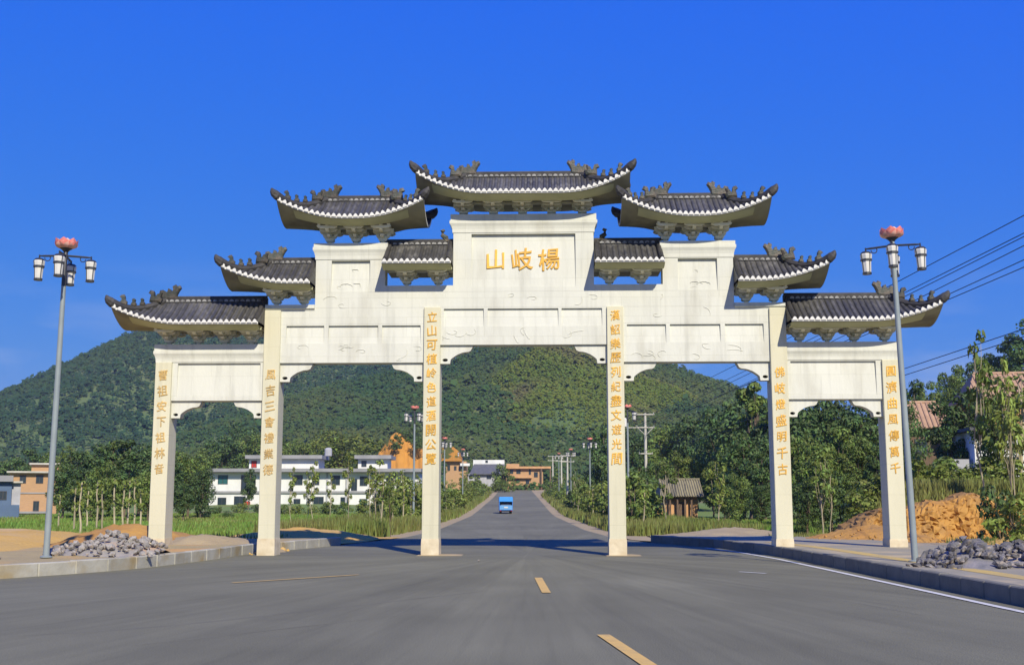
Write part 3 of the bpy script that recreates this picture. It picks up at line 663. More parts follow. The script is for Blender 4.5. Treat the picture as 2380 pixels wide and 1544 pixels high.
    # ridges
    rd = MB(); rd.box(r0 - 0.02, r1 + 0.02, -0.07, 0.07, zr - 0.06, zr + 0.10); rd.tube([(r0, 0, zr + 0.12), (r1, 0, zr + 0.12)], 0.055, 8)
    rd.build('main_ridge', 'ridge', root)
    for free, xe, re, sg in ((f0, x0, r0, -1), (f1, x1, r1, 1)):
        if free:
            for sgn in (-1, 1):
                hp = []
                for k in range(11):
                    t = k / 10; v = 1 - t; x = re + (xe - re) * t; p = S(x, v, sgn); hp.append((p[0], p[1], p[2] + 0.06 + 0.02 * t))
                e = hp[-1]; hp += [(e[0] + sg * 0.07, e[1] + sgn * 0.03, e[2] + 0.07), (e[0] + sg * 0.12, e[1] + sgn * 0.05, e[2] + 0.14), (e[0] + sg * 0.15, e[1] + sgn * 0.06, e[2] + 0.22)]
                MB().tube(hp, [0.085] * 7 + [0.095, 0.105, 0.115, 0.12, 0.105, 0.07, 0.02], 8, 1.25).build('hip_ridge', 'ridge', root)
                if sgn < 0:
                    for j, (t, ty, sc_) in enumerate(((0.22, 2, 1.15), (0.46, 1, 0.95), (0.62, 1, 0.95), (0.80, 0, 1.0))):
                        i = t * 10; a = Vector(hp[int(i)]).lerp(Vector(hp[int(i) + 1]), i - int(i))
                        put('ridge_beast', beasts[(ty, sg)], root, (a.x, a.y, a.z + 0.075), (0, rnd.uniform(-0.12, 0.12), 0), sc_ * rnd.uniform(0.92, 1.08))
        else:
            for sgn in (-1, 1):
                pth = [tuple(Vector(S(xe - sg * 0.10, k / 6, sgn)) + Vector((0, 0, 0.06))) for k in range(7)]
                MB().tube(pth, 0.075, 8).build('verge_ridge', 'ridge', root)
    if ch0: put('ridge_dragon', chi_l, root, (r0 + 0.10, 0, zr + 0.08))
    if ch1: put('ridge_dragon', chi_r, root, (r1 - 0.10, 0, zr + 0.08))
    return root
roof(-3.27, 3.27, 10.94, 11.70, -1.80, 1.80, True, True, 0.62); brackets([-1.88, -0.94, -0.03, 0.88, 1.84], 10.42, 10.80)
for s in (-1, 1):
    def rf(a, b, ze, zr, ra, rb, fa, fb, lift, ca, cb):        # given for the right side, mirrored for the left
        if s > 0: roof(a, b, ze, zr, ra, rb, fa, fb, lift, ch0=ca, ch1=cb)
        else: roof(-b, -a, ze, zr, -rb, -ra, fb, fa, lift, ch0=cb, ch1=ca)
    rf(3.0, 7.50, 10.19, 10.96, 4.20, 6.16, True, True, 0.55, True, True); brackets([s * 4.40, s * 5.25, s * 6.07], 9.53, 10.05)
    rf(2.175, 4.275, 8.79, 9.54, 2.19, 4.26, False, False, 0.0, False, False); brackets([s * 2.66, s * 3.64], 8.19, 8.65)
    put('ridge_dragon', MB().tube([(0, 0, 0), (s * 0.02, 0, 0.14), (s * 0.12, 0, 0.22), (s * 0.13, 0, 0.34), (s * 0.05, 0, 0.38)], [0.12, 0.09, 0.07, 0.07, 0.04], 8).mesh('ridge_dragon', 'beast'), GATE, (s * 2.42, 0, 9.62))
    rf(6.445, 9.15, 8.19, 8.98, 6.46, 7.86, False, True, 0.50, False, True); brackets([s * 6.85, s * 7.70], 7.60, 8.05)
    rf(7.985, 12.43, 6.96, 7.77, 8.0, 11.15, False, True, 0.50, False, True); brackets([s * 8.44, s * 9.28, s * 10.1, s * 11.02], 6.38, 6.82)

# ------------------------------------------------------------------ wooded hills
class Hill:
    def __init__(s, Y, depth, px, base, rough, seed):
        s.Y, s.depth, s.base, s.rough = Y, depth, base, rough
        p = [at(a, b, Y) for a, b in px]; s.X = [q.x for q in p]; s.Z = [q.z for q in p]
        r = np.random.default_rng(seed); s.ph = r.uniform(0, 6.28, (6, 2)); s.fr = r.uniform(0.012, 0.06, (6, 2))
    def z(s, x, y):
        x, y = np.asarray(x, float), np.asarray(y, float)
        top = np.interp(x, s.X, s.Z); t = (y - (s.Y - s.depth)) / s.depth
        prof = np.where(t < 1, np.clip(t, 0, 1) ** 1.35, np.clip(1 - (t - 1) * 0.5, 0, 1))
        n = sum(np.sin(x * f[0] * 1.6 + p[0] + 1.3 * np.sin(y * f[1])) * np.cos(y * f[1] + p[1]) for f, p in zip(s.fr, s.ph))
        return s.base + (top - s.base) * prof + s.rough * n * np.clip(t * (1 - t) * 4, 0, 1)
    def build(s, label):
        x = np.linspace(s.X[0], s.X[-1], 130); y = np.linspace(s.Y - s.depth, s.Y + s.depth * 0.8, 70); A, B = np.meshgrid(x, y)
        V = np.stack([A, B, s.z(A, B) - 0.6], -1).reshape(-1, 3); n = 130
        F = [(i * n + j, i * n + j + 1, (i + 1) * n + j + 1, (i + 1) * n + j) for i in range(69) for j in range(n - 1)]
        o = put('hill', fast_mesh('hill', V, F, 'hill_soil')); o.data.shade_smooth(); return tag(o, label, kind='structure')
ico = bmesh.new(); bmesh.ops.create_icosphere(ico, subdivisions=1, radius=1.0)
IV = np.array([v.co[:] for v in ico.verts]); IF = np.array([[v.index for v in f.verts] for f in ico.faces]); ico.free()
def forest(name, hill, n, size, mat, label, seed, leafs=8):
    """many small crowns on the slope: each a tight cluster of leaf-clump triangles"""
    r = np.random.default_rng(seed)
    X = r.uniform(hill.X[0], hill.X[-1], n); Yv = hill.Y - hill.depth + hill.depth * 1.12 * r.uniform(0, 1, n) ** 0.8
    Zv = hill.z(X, Yv); sz = r.uniform(0.6, 1.25, n) * size; sz *= np.exp(r.normal(0, 0.2, n)) * (1 + 0.7 * (r.random(n) < 0.02))
    keep = (np.sin(X * 0.031 + seed) + np.sin(X * 0.017 + Yv * 0.043) + np.sin(Yv * 0.06 - X * 0.05) + r.normal(0, 0.5, n)) < 1.75
    X, Yv, Zv, sz = X[keep], Yv[keep], Zv[keep], sz[keep]; n = len(X)
    k = leafs; d = r.normal(size=(n, k, 3)); d /= np.linalg.norm(d, axis=2, keepdims=True); d[..., 2] = np.abs(d[..., 2]) * 1.1 - 0.25
    c = np.stack([X, Yv, Zv + sz * 0.35], -1)[:, None] + d * sz[:, None, None] * np.array([0.55, 0.55, 0.75]) * r.uniform(0.75, 1.1, (n, k, 1))
    nm = d * 0.55 + r.normal(size=(n, k, 3)) * 0.2 + np.array([0.1, -0.35, 0.5]); nm /= np.linalg.norm(nm, axis=2, keepdims=True)
    a = np.cross(nm, r.normal(size=(n, k, 3))); a /= np.linalg.norm(a, axis=2, keepdims=True) + 1e-6; b = np.cross(nm, a)
    ls = sz[:, None, None] * r.uniform(0.26, 0.44, (n, k, 1))
    tip = d * ls * 0.35
    V = np.stack([c + a * ls + tip * 0, c + b * ls * 0.9 + tip, c - a * ls, c - b * ls * 0.9 + tip], 2).reshape(-1, 3)
    F = np.arange(n * k * 4).reshape(-1, 4)
    return tag(put(name, fast_mesh(name, V, F, mat)), label, 'forest', kind='stuff')
hA = Hill(620, 300, [(-700, 1110), (-300, 1030), (0, 925), (65, 890), (130, 860), (215, 820), (300, 775), (360, 752), (440, 742), (540, 752), (680, 790), (900, 850), (1300, 900), (1700, 1000)], 2, 0.9, 3)
hB = Hill(470, 210, [(200, 1075), (450, 1000), (650, 930), (800, 890), (980, 855), (1100, 812), (1200, 792), (1330, 796), (1440, 808), (1530, 838), (1600, 866), (1680, 893), (1740, 915), (1830, 950), (1950, 1000), (2100, 1070), (2300, 1120)], 3, 0.9, 5)
hC = Hill(410, 118, [(960, 1075), (1010, 1020), (1060, 955), (1130, 895), (1190, 845), (1240, 815), (1290, 805), (1340, 818), (1420, 848), (1500, 880), (1580, 905), (1640, 940), (1720, 985), (1820, 1040), (1950, 1090)], 3, 0.7, 9)
for h_, l_ in ((hA, 'high rounded hill rising on the left behind the gate'), (hB, 'long wooded hill behind the middle of the gate'), (hC, 'lower sunlit hill at the end of the road')): h_.build(l_)
forest('forest', hA, 42000, 1.6, 'forest_far', 'dark green forest covering the high hill on the left', 11)
forest('forest', hB, 38000, 1.35, 'forest_mid', 'green forest covering the long hill behind the gate', 12)
forest('forest', hC, 26000, 1.0, 'forest_near', 'yellow-green scrub covering the lower hill at the end of the road', 13)

# ------------------------------------------------------------------ thin air between the viewer and the hills
hz = bpy.data.materials.new('haze'); hz.use_nodes = True; hn = hz.node_tree.nodes; hn.remove(hn['Principled BSDF'])
pv = hn.new('ShaderNodeVolumePrincipled'); pv.inputs['Color'].default_value = (0.80, 0.88, 1.0, 1); pv.inputs['Density'].default_value = HAZE_DENSITY; pv.inputs['Anisotropy'].default_value = 0.2
hz.node_tree.links.new(pv.outputs[0], hn['Material Output'].inputs['Volume'])
hb = MB().box(-3200, 3200, -700, 3700, -1.5, 150).mesh('haze', None); hb.materials.append(hz)
tag(put('haze', hb), 'thin blue haze in front of the far hills', 'haze', kind='stuff')

# ------------------------------------------------------------------ plants
def leaf_quads(r, centers, radii, n, size, droop=0.25):
    centers = np.array(centers); radii = np.array(radii); w = radii.prod(1) ** 0.7; pick = r.choice(len(centers), n, p=w / w.sum())
    d = r.normal(size=(n, 3)); d /= np.linalg.norm(d, axis=1, keepdims=True)
    c = centers[pick] + d * radii[pick] * (r.uniform(0.25, 1.0, (n, 1)) ** 0.45)
    nrm = d + np.array([0, 0, 0.5]) + r.normal(size=(n, 3)) * 0.55; nrm /= np.linalg.norm(nrm, axis=1, keepdims=True)
    a = np.cross(nrm, r.normal(size=(n, 3))); a /= np.linalg.norm(a, axis=1, keepdims=True) + 1e-9; b = np.cross(nrm, a)
    s = size * r.uniform(0.6, 1.35, (n, 1)); 
    V = np.stack([c - a * s, c + b * s * 0.55 + nrm * s * 0.12, c + a * s - np.array([0, 0, 1]) * s * droop, c - b * s * 0.55 + nrm * s * 0.12], 1).reshape(-1, 3)
    return V, np.arange(n * 4).reshape(-1, 4)
def limb(mb, r, p, q, ra, rb, n=6, wob=0.12):
    p, q = Vector(p), Vector(q); pts = []
    for k in range(5):
        t = k / 4; o = Vector((r.uniform(-1, 1), r.uniform(-1, 1), 0)) * wob * math.sin(math.pi * t) * (q - p).length * 0.4; pts.append(p.lerp(q, t) + o)
    mb.tube(pts, [ra + (rb - ra) * k / 4 for k in range(5)], n)
def make_tree(seed, H=8.0, W=2.6, nclump=13, nleaf=3800, leaf=0.155, trunk_h=0.38, r0=0.17, low=0.3, shape='round'):
    r = np.random.default_rng(seed); mb = MB(); cs, rs = [], []
    for k in range(nclump):
        t = (k + 0.5) / nclump; zz = low + (1 - low) * t
        if shape == 'cone': w = (1.0 - t) ** 0.8
        elif shape == 'column': w = 0.75 * math.sin(math.pi * min(1, 0.15 + t * 0.85)) + 0.2
        else: w = math.sin(math.pi * (0.18 + 0.72 * t)) ** 0.8
        a = k * 2.4 + r.uniform(-0.5, 0.5); rad = W * w * r.uniform(0.25, 0.8)
        cs.append((math.cos(a) * rad, math.sin(a) * rad, H * zz * r.uniform(0.93, 1.0))); q = W * r.uniform(0.30, 0.48) * (0.5 + 0.6 * w)
        rs.append((q, q, q * r.uniform(0.6, 0.9)))
    top = (r.uniform(-0.3, 0.3), r.uniform(-0.3, 0.3), H * 0.86)
    limb(mb, r, (0, 0, -0.3), top, r0, 0.03, 8)
    for c in cs[:: max(1, nclump // 8)]:
        z0 = H * trunk_h * r.uniform(0.7, 1.2); z0 = min(z0, c[2] * 0.85); f = z0 / top[2]
        limb(mb, r, (top[0] * f, top[1] * f, z0), c, r0 * 0.45, 0.015, 5)
    V, F = leaf_quads(r, cs, rs, nleaf, leaf)
    return mb.mesh('trunk', 'bark_dark', True), fast_mesh('crown', V, F, 'leaf_mid')
TREES = {'broad': [make_tree(21), make_tree(22, W=3.0, nclump=15), make_tree(23, W=2.2, low=0.22), make_tree(24, W=2.8, nclump=17, low=0.18)],
         'tall': [make_tree(31, W=1.7, low=0.30, shape='column', nclump=14, nleaf=3000, leaf=0.15), make_tree(32, W=1.5, low=0.25, shape='column', nclump=12, nleaf=2700, leaf=0.15)],
         'cone': [make_tree(41, W=2.2, low=0.10, shape='cone', nclump=18, nleaf=2600, leaf=0.17), make_tree(42, W=1.9, low=0.08, shape='cone', nclump=18, nleaf=2400, leaf=0.17)],
         'young': [make_tree(51, H=8, W=1.5, nclump=9, nleaf=420, leaf=0.20, r0=0.085, low=0.42), make_tree(52, H=8, W=1.2, nclump=8, nleaf=320, leaf=0.19, r0=0.075, low=0.40), make_tree(53, H=8, W=1.8, nclump=9, nleaf=520, leaf=0.2, r0=0.09, low=0.35)],
         'bush': [make_tree(61, H=2.4, W=1.6, nclump=9, nleaf=900, leaf=0.14, trunk_h=0.1, r0=0.05, low=0.15), make_tree(62, H=2.0, W=1.9, nclump=10, nleaf=900, leaf=0.14, trunk_h=0.1, r0=0.05, low=0.12), make_tree(63, H=2.8, W=1.3, nclump=9, nleaf=800, leaf=0.14, trunk_h=0.1, r0=0.05, low=0.12)]}
NAME = {'broad': 'broadleaf_tree', 'tall': 'slender_tree', 'cone': 'conifer_tree', 'young': 'young_tree', 'bush': 'shrub'}
def plant(kind, x, y, h, leaf, label, group=None, wide=1.0, bark=None, z=None, var=None, cat=None):
    tr, cr = TREES[kind][var if var is not None else rnd.randrange(len(TREES[kind]))]
    H = 8.0 if kind != 'bush' else 2.3
    k = h / H; z = float(ground_z(x, y)) - 0.05 if z is None else z
    root = empty(NAME[kind], (x, y, z), rnd.uniform(0, 6.28)); root.scale = (k * wide, k * wide, k)
    for nm, me, mt in (('trunk', tr, bark or ('bark_dark' if kind != 'young' else 'bark_pale')), ('crown', cr, leaf)):
        o = put(nm, me, root); o.material_slots[0].link = 'OBJECT'; o.material_slots[0].material = M[mt]
    return tag(root, label, cat or ('shrub' if kind == 'bush' else 'tree'), group)
def tree_px(kind, px, ptop, Y, leaf, label, group=None, wide=1.0, **kw):
    x = hx(px, Y, 4); z0 = float(ground_z(x, Y)); h = at(px, ptop, Y).z - z0
    return plant(kind, x, Y, max(1.0, h), leaf, label, group, wide, **kw)

# left wood beside the outer left arch
L_ = ('dense dark green tree of the wood on the far left behind the dirt', 'trees of the left wood')
for px, pt, Y, k, lf, w in [(150, 1075, 92, 'broad', 'leaf_dark', 1.1), (178, 1040, 100, 'broad', 'leaf_mid', 1.1), (215, 1030, 96, 'broad', 'leaf_dark', 1.2), (255, 1020, 104, 'broad', 'leaf_mid', 1.0), (290, 1012, 98, 'tall', 'leaf_dark', 1.3),
                    (325, 1030, 104, 'broad', 'leaf_dark', 1.1), (365, 1040, 98, 'broad', 'leaf_dark', 1.1), (405, 1060, 92, 'broad', 'leaf_dark', 1.0), (440, 1050, 100, 'broad', 'leaf_mid', 1.0), (470, 1085, 95, 'broad', 'leaf_dark', 0.9),
                    (195, 1085, 84, 'broad', 'leaf_dark', 1.1), (240, 1075, 82, 'broad', 'leaf_mid', 1.1), (300, 1075, 84, 'broad', 'leaf_dark', 1.2), (350, 1095, 82, 'broad', 'leaf_mid', 1.1), (430, 1120, 84, 'broad', 'leaf_dark', 1.0), (20, 1060, 150, 'broad', 'leaf_dark', 1.2), (70, 1040, 155, 'broad', 'leaf_dark', 1.2), (120, 1050, 140, 'broad', 'leaf_mid', 1.1)]:
    tree_px(k, px, pt, Y, lf, L_[0], L_[1], w)
for px, pt, Y in [(139, 1160, 64), (174, 1145, 58), (189, 1132, 54), (204, 1150, 66), (227, 1128, 60), (240, 1140, 60), (266, 1125, 56), (286, 1130, 58), (299, 1128, 60), (313, 1122, 62), (328, 1150, 62)]:
    x = hx(px, Y, 1); h = at(px, pt, Y).z + 0.3; root = empty('planted_stem', (x, Y, -0.05), rnd.uniform(0, 6)); r_ = np.random.default_rng(px)
    mb = MB(); limb(mb, r_, (0, 0, -0.1), (rnd.uniform(-0.12, 0.12), 0, h), 0.05, 0.035, 6, 0.05); mb.build('trunk', 'bark_pale', root, True)
    V, F = leaf_quads(r_, [(0, 0, h * 0.95), (0.05, 0, h * 0.6)], [(0.35, 0.35, 0.3), (0.22, 0.22, 0.3)], 70, 0.10); put('crown', fast_mesh('crown', V, F, 'leaf_light'), root)
    tag(root, 'pale thin topped stem of a newly planted tree in the left grass', 'young tree', 'newly planted stems left of the gate')
def stem(x, y, h, group, label):
    root = empty('planted_stem', (x, y, float(ground_z(x, y)) - 0.05), rnd.uniform(0, 6)); r_ = np.random.default_rng(int(abs(x) * 100 + y))
    mb = MB(); limb(mb, r_, (0, 0, -0.1), (rnd.uniform(-0.15, 0.15), 0, h), 0.045, 0.03, 6, 0.06); mb.build('trunk', 'bark_pale', root, True)
    V, F = leaf_quads(r_, [(0, 0, h * 0.97), (0.05, 0, h * 0.7), (-0.1, 0.1, h * 0.82)], [(0.40, 0.40, 0.4), (0.25, 0.25, 0.35), (0.25, 0.25, 0.3)], 110, 0.10); put('crown', fast_mesh('crown', V, F, 'leaf_light'), root)
    tag(root, label, 'young tree', group)
for k_ in range(13): stem(lx(58 + k_ * 6) - 2.0 - rnd.uniform(0, 0.8), 58 + k_ * 6, rnd.uniform(2.0, 2.9), 'planted stems along the left verge', 'pale planted stem')
for k_ in range(13): stem(rx(58 + k_ * 6) + 2.0 + rnd.uniform(0, 0.8), 58 + k_ * 6, rnd.uniform(2.0, 2.9), 'planted stems along the right verge', 'pale planted stem')
# behind the second arch: hillside trees above the white house and saplings before it
G2 = ('bushy green tree on the slope above the white house', 'trees above the white house')
for px, pt, Y, k, lf, w in [(520, 1010, 200, 'broad', 'leaf_dark', 1.2), (560, 985, 215, 'broad', 'leaf_dark', 1.1), (480, 1040, 190, 'broad', 'leaf_mid', 1.1), (600, 1000, 205, 'broad', 'leaf_mid', 1.1), (665, 1015, 205, 'broad', 'leaf_mid', 1.1), (700, 1025, 200, 'broad', 'leaf_mid', 1.0),
                    (735, 1012, 205, 'broad', 'leaf_light', 1.0), (640, 1045, 196, 'broad', 'leaf_light', 1.0), (1002, 1030, 228, 'broad', 'leaf_dark', 0.8)]:
    tree_px(k, px, pt, Y, lf, G2[0], G2[1], w)
tree_px('broad', 800, 1000, 198, 'leaf_light', 'large round bright green tree behind the white house roof', None, 1.55, var=1)
G3 = ('thin young tree with sparse leaves in front of the white house', 'young trees before the white house')
for px, pt, Y, w in [(680, 1075, 62, .6), (718, 1085, 66, .6), (730, 1060, 64, .7), (770, 1090, 74, .6), (812, 1045, 66, .5), (862, 1070, 72, .6), (888, 1090, 76, .7), (935, 1085, 78, .7), (972, 1095, 84, .7)]:
    tree_px('young', px, pt, Y, 'leaf_light', G3[0], G3[1], w, var=1)
o = tree_px('young', 911, 1100, 52, 'leaf_mid', 'dark leaning young trunk rising from the dirt before the white house', None, 0.6, bark='bark_dark')
plant('broad', hx(578, 150, 2), 150, 5.2, 'leaf_dark', 'small dark tree standing against the front of the white house', None, 0.8)
G4 = ('low green shrub in the field before the white house', 'shrubs before the white house')
for px, Y, h in [(560, 130, 1.2), (600, 126, 1.1), (660, 120, 1.3), (690, 118, 1.1), (730, 120, 1.2), (765, 116, 1.4), (800, 112, 1.2), (850, 118, 1.6), (885, 114, 1.8), (925, 108, 1.8), (960, 104, 2.2), (505, 124, 0.9), (530, 100, 0.8), (470, 100, 1.3)]:
    plant('bush', hx(px, Y), Y, h, rnd.choice(['leaf_mid', 'leaf_light', 'leaf_dark']), G4[0], G4[1], 1.2)
# road sides
GL_ = ('leafy roadside tree on the left verge beyond the gate', 'trees on the left verge beyond the gate')
GLb = ('tall shrub on the left verge beyond the gate', 'shrubs on the left verge beyond the gate')
for Y in range(72, 232, 7):
    x = lx(Y) - rnd.uniform(2.2, 4.2); plant('bush', x, Y, rnd.uniform(1.6, 3.0), rnd.choice(['leaf_light', 'leaf_light', 'leaf_light', 'leaf_mid']), GLb[0], GLb[1], rnd.uniform(0.9, 1.2))
for Y in range(80, 230, 13):
    plant('young', lx(Y) - rnd.uniform(3.0, 6.5), Y + rnd.uniform(-3, 3), rnd.uniform(3.5, 5.5), rnd.choice(['leaf_light', 'leaf_mid']), GL_[0], GL_[1], 1.2)
GR_ = ('leafy roadside tree on the right verge beyond the gate', 'trees on the right verge beyond the gate')
GRb = ('tall shrub on the right verge beyond the gate', 'shrubs on the right verge beyond the gate')
for Y in range(66, 232, 7):
    x = rx(Y) + rnd.uniform(2.4, 4.4); plant('bush', x, Y, rnd.uniform(1.4, 2.6), rnd.choice(['leaf_mid', 'leaf_light', 'leaf_light', 'leaf_mid']), GRb[0], GRb[1], rnd.uniform(0.9, 1.2))
for Y in range(70, 236, 11):
    plant(rnd.choice(['young', 'tall', 'young']), rx(Y) + rnd.uniform(3.4, 6.5), Y + rnd.uniform(-3, 3), rnd.uniform(3.5, 6.0), rnd.choice(['leaf_mid', 'leaf_dark', 'leaf_light']), GR_[0], GR_[1], 1.1)
tree_px('broad', 1398, 985, 128, 'leaf_dark', 'tall very dark tree just left of the fourth column beyond the gate', None, 0.75, var=2)
# wood behind the right arches
G5 = ('dense green tree of the wood behind the right arch', 'trees of the wood behind the right arch')
for px, pt, Y, k, lf, w in [(1475, 1000, 150, 'broad', 'leaf_dark', 1.0), (1505, 1015, 160, 'broad', 'leaf_mid', 1.0), (1540, 1000, 150, 'broad', 'leaf_mid', 1.0), (1580, 975, 150, 'broad', 'leaf_mid', 1.1), (1620, 960, 145, 'broad', 'leaf_dark', 1.0), (1655, 990, 140, 'broad', 'leaf_dark', 1.0),
                    (1490, 1060, 110, 'broad', 'leaf_dark', 0.9), (1530, 1055, 118, 'broad', 'leaf_mid', 0.9), (1570, 1050, 112, 'broad', 'leaf_mid', 0.9), (1610, 1060, 112, 'broad', 'leaf_light', 0.8), (1690, 945, 112, 'broad', 'leaf_dark', 1.0), (1725, 925, 105, 'broad', 'leaf_dark', 1.0),
                    (1770, 915, 100, 'broad', 'leaf_dark', 1.0), (1700, 1020, 88, 'broad', 'leaf_mid', 0.9), (1740, 1000, 84, 'broad', 'leaf_dark', 1.0), (1775, 1040, 80, 'broad', 'leaf_dark', 1.0), (1655, 1070, 92, 'broad', 'leaf_mid', 0.8), (1715, 1100, 72, 'broad', 'leaf_mid', 0.9), (1765, 1120, 66, 'broad', 'leaf_dark', 1.0), (1680, 1120, 78, 'broad', 'leaf_dark', 0.9)]:
    tree_px(k, px, pt, Y, lf, G5[0], G5[1], w)
tree_px('tall', 1752, 872, 95, 'leaf_mid', 'tallest tree of the wood rising into the sky under the right lintel', None, 0.9)
tree_px('young', 1668, 1060, 64, 'leaf_light', 'pale light green young tree beside the old tiled hut', None, 0.9, var=2)
tree_px('young', 1468, 1085, 70, 'leaf_mid', 'slim young tree close to the right side of the fourth column', None, 0.8)
G6 = ('dark green tree of the thicket behind the outer right arch', 'trees of the thicket behind the outer right arch')
for px, pt, Y, k, lf, w in [(1815, 930, 92, 'broad', 'leaf_dark', 1.0), (1850, 935, 84, 'broad', 'leaf_dark', 1.0), (1885, 915, 90, 'broad', 'leaf_dark', 1.0), (1925, 925, 86, 'broad', 'leaf_dark', 1.0), (1965, 920, 92, 'broad', 'leaf_dark', 1.0), (2005, 930, 86, 'broad', 'leaf_dark', 1.0), (2050, 925, 92, 'broad', 'leaf_dark', 1.0),
                    (1860, 1010, 66, 'broad', 'leaf_mid', 1.0), (1905, 1020, 62, 'broad', 'leaf_mid', 0.9), (1950, 990, 64, 'broad', 'leaf_mid', 1.0), (2000, 1010, 62, 'broad', 'leaf_mid', 0.9), (2040, 1030, 60, 'broad', 'leaf_dark', 0.9), (1870, 1110, 54, 'broad', 'leaf_dark', 1.0), (1925, 1090, 54, 'broad', 'leaf_dark', 0.9), (1975, 1090, 56, 'broad', 'leaf_mid', 0.9), (2085, 960, 72, 'broad', 'leaf_dark', 0.9)]:
    tree_px(k, px, pt, Y, lf, G6[0], G6[1], w)
tree_px('young', 1905, 1040, 47.5, 'leaf_mid', 'pale trunked young tree leaning on the dirt mound behind the outer right arch', None, 0.9, var=0)
tree_px('young', 1922, 1060, 48.5, 'leaf_mid', 'second pale trunked young tree standing beside the leaning one', None, 0.8, var=1)
# right of the gate
G7 = ('leafy tree on the hillside at the far right', 'hillside trees at the far right')
for px, pt, Y, k, lf, w in [(2125, 880, 96, 'broad', 'leaf_dark', 0.8), (2160, 885, 118, 'broad', 'leaf_mid', 0.8), (2195, 870, 124, 'cone', 'leaf_dark', 0.7), (2225, 848, 130, 'broad', 'leaf_mid', 0.8), (2260, 840, 134, 'broad', 'leaf_dark', 0.8), (2300, 825, 136, 'broad', 'leaf_mid', 0.9), (2340, 800, 134, 'broad', 'leaf_dark', 0.9), (2380, 772, 130, 'broad', 'leaf_dark', 0.9), (2420, 750, 128, 'broad', 'leaf_dark', 1.0),
                    (2175, 905, 104, 'cone', 'leaf_dark', 0.6), (2240, 890, 106, 'broad', 'leaf_mid', 0.8), (2320, 845, 104, 'broad', 'leaf_light', 0.8), (2290, 870, 100, 'broad', 'leaf_mid', 0.7), (2370, 850, 108, 'broad', 'leaf_dark', 0.8), (2260, 930, 84, 'broad', 'leaf_dark', 0.8), (2110, 930, 80, 'broad', 'leaf_dark', 0.7), (2410, 900, 90, 'broad', 'leaf_dark', 0.8)]:
    tree_px(k, px, pt, Y, lf, G7[0], G7[1], w)
tree_px('broad', 2235, 905, 60, 'leaf_dark', 'big dark glossy tree between the two terracotta roofs on the right', None, 1.0, var=0)
tree_px('broad', 2212, 985, 58, 'leaf_dark', 'smaller dark tree below the big one on the right', None, 0.9, var=2)
tree_px('broad', 2318, 895, 52, 'leaf_mid', 'loose leafy tree hiding the left end of the upper terracotta roof', None, 0.7, var=1)
tree_px('young', 2362, 850, 50, 'leaf_light', 'light green young tree before the broad terracotta roof', None, 1.2, var=2)
tree_px('young', 2280, 742, 45, 'leaf_mid', 'very tall slender sapling with a blue-green top before the right hill', None, 0.55, var=1)
tree_px('young', 2345, 830, 43.5, 'leaf_light', 'tall pale bare-stemmed sapling near the right edge', None, 0.45, var=0)
G8 = ('low green bush on the earth bank at the right', 'bushes on the right earth bank')
for px, Y, h in [(2130, 50, 1.6), (2160, 51, 1.5), (2190, 52, 1.7), (2225, 50, 1.3), (2260, 52, 1.6), (2300, 51, 1.4), (2345, 50, 1.6), (2010, 50, 1.5), (2045, 52, 1.6), (2085, 51, 1.5)]:
    x = hx(px, Y, 2); plant('bush', x, Y, h, rnd.choice(['leaf_light', 'leaf_mid', 'leaf_light']), G8[0], G8[1], 1.3)
plant('bush', hx(2368, 36), 36, 1.5, 'leaf_light', 'bright green bush at the right edge behind the rubble', None, 1.0)
plant('bush', hx(2330, 40), 40, 2.0, 'leaf_dark', 'dark twiggy bush behind the right rubble heap', None, 0.7)

# grass: tufts of blades, one object per field
def grass(name, n, xy, hmin, hmax, mat, label, seed, zfun=None, blades=4, w=0.03):
    r = np.random.default_rng(seed); P = xy(r, n); n = len(P); X, Y = P[:, 0], P[:, 1]
    Z = (zfun or ground_z)(X, Y) - 0.05; B = blades
    ang = r.uniform(0, 6.28, (n, B)); H = r.uniform(hmin, hmax, (n, B)); lean = r.uniform(0.05, 0.45, (n, B)) * H; ww = w * (1 + Y[:, None] / 40)
    base = np.stack([X[:, None] + r.normal(0, 0.12, (n, B)), Y[:, None] + r.normal(0, 0.12, (n, B)), np.repeat(Z[:, None], B, 1)], -1)
    dx, dy = np.cos(ang), np.sin(ang); s = np.stack([-dy * ww, dx * ww * 0.6, 0 * dx], -1)
    tip = base + np.stack([dx * lean, dy * lean, H], -1)
    V = np.stack([base - s, base + s, tip], 2).reshape(-1, 3)
    return tag(put(name, fast_mesh(name, V, np.arange(n * B * 3).reshape(-1, 3), mat)), label, 'grass', kind='stuff')
def box_xy(x0, x1, y0, y1):
    return lambda r, n: np.stack([r.uniform(x0, x1, n), y0 + (y1 - y0) * r.uniform(0, 1, n) ** 1.5], -1)
def left_field(r, n):
    P = box_xy(-46, -5.5, 48, 125)(r, n); return P[(P[:, 0] < np.interp(P[:, 1], LY, LX) - 2.2) & (P[:, 1] > 48 + 1.2 * np.sin(P[:, 0] * 0.9) + 0.25 * (P[:, 0] + 20))]
grass('grass', 26000, left_field, 0.12, 0.42, 'grass_green', 'bright green grass of the field left of the road', 71)
def verge(f, sgn, y0, y1, wdt):
    def g(r, n):
        y = y0 + (y1 - y0) * r.uniform(0, 1, n) ** 1.4; return np.stack([np.interp(y, *f) + sgn * (1.25 + r.uniform(0, 1, n) ** 1.3 * wdt), y], -1)
    return g
grass('grass', 9000, verge((LY, LX), -1, 52, 225, 5.5), 0.3, 0.9, 'grass_dry', 'tall yellowish grass on the left verge beyond the gate', 72)
grass('grass', 9000, verge((RY, RX), 1, 54, 225, 6.0), 0.3, 0.8, 'grass_dry', 'tall yellowish grass on the right verge beyond the gate', 73)
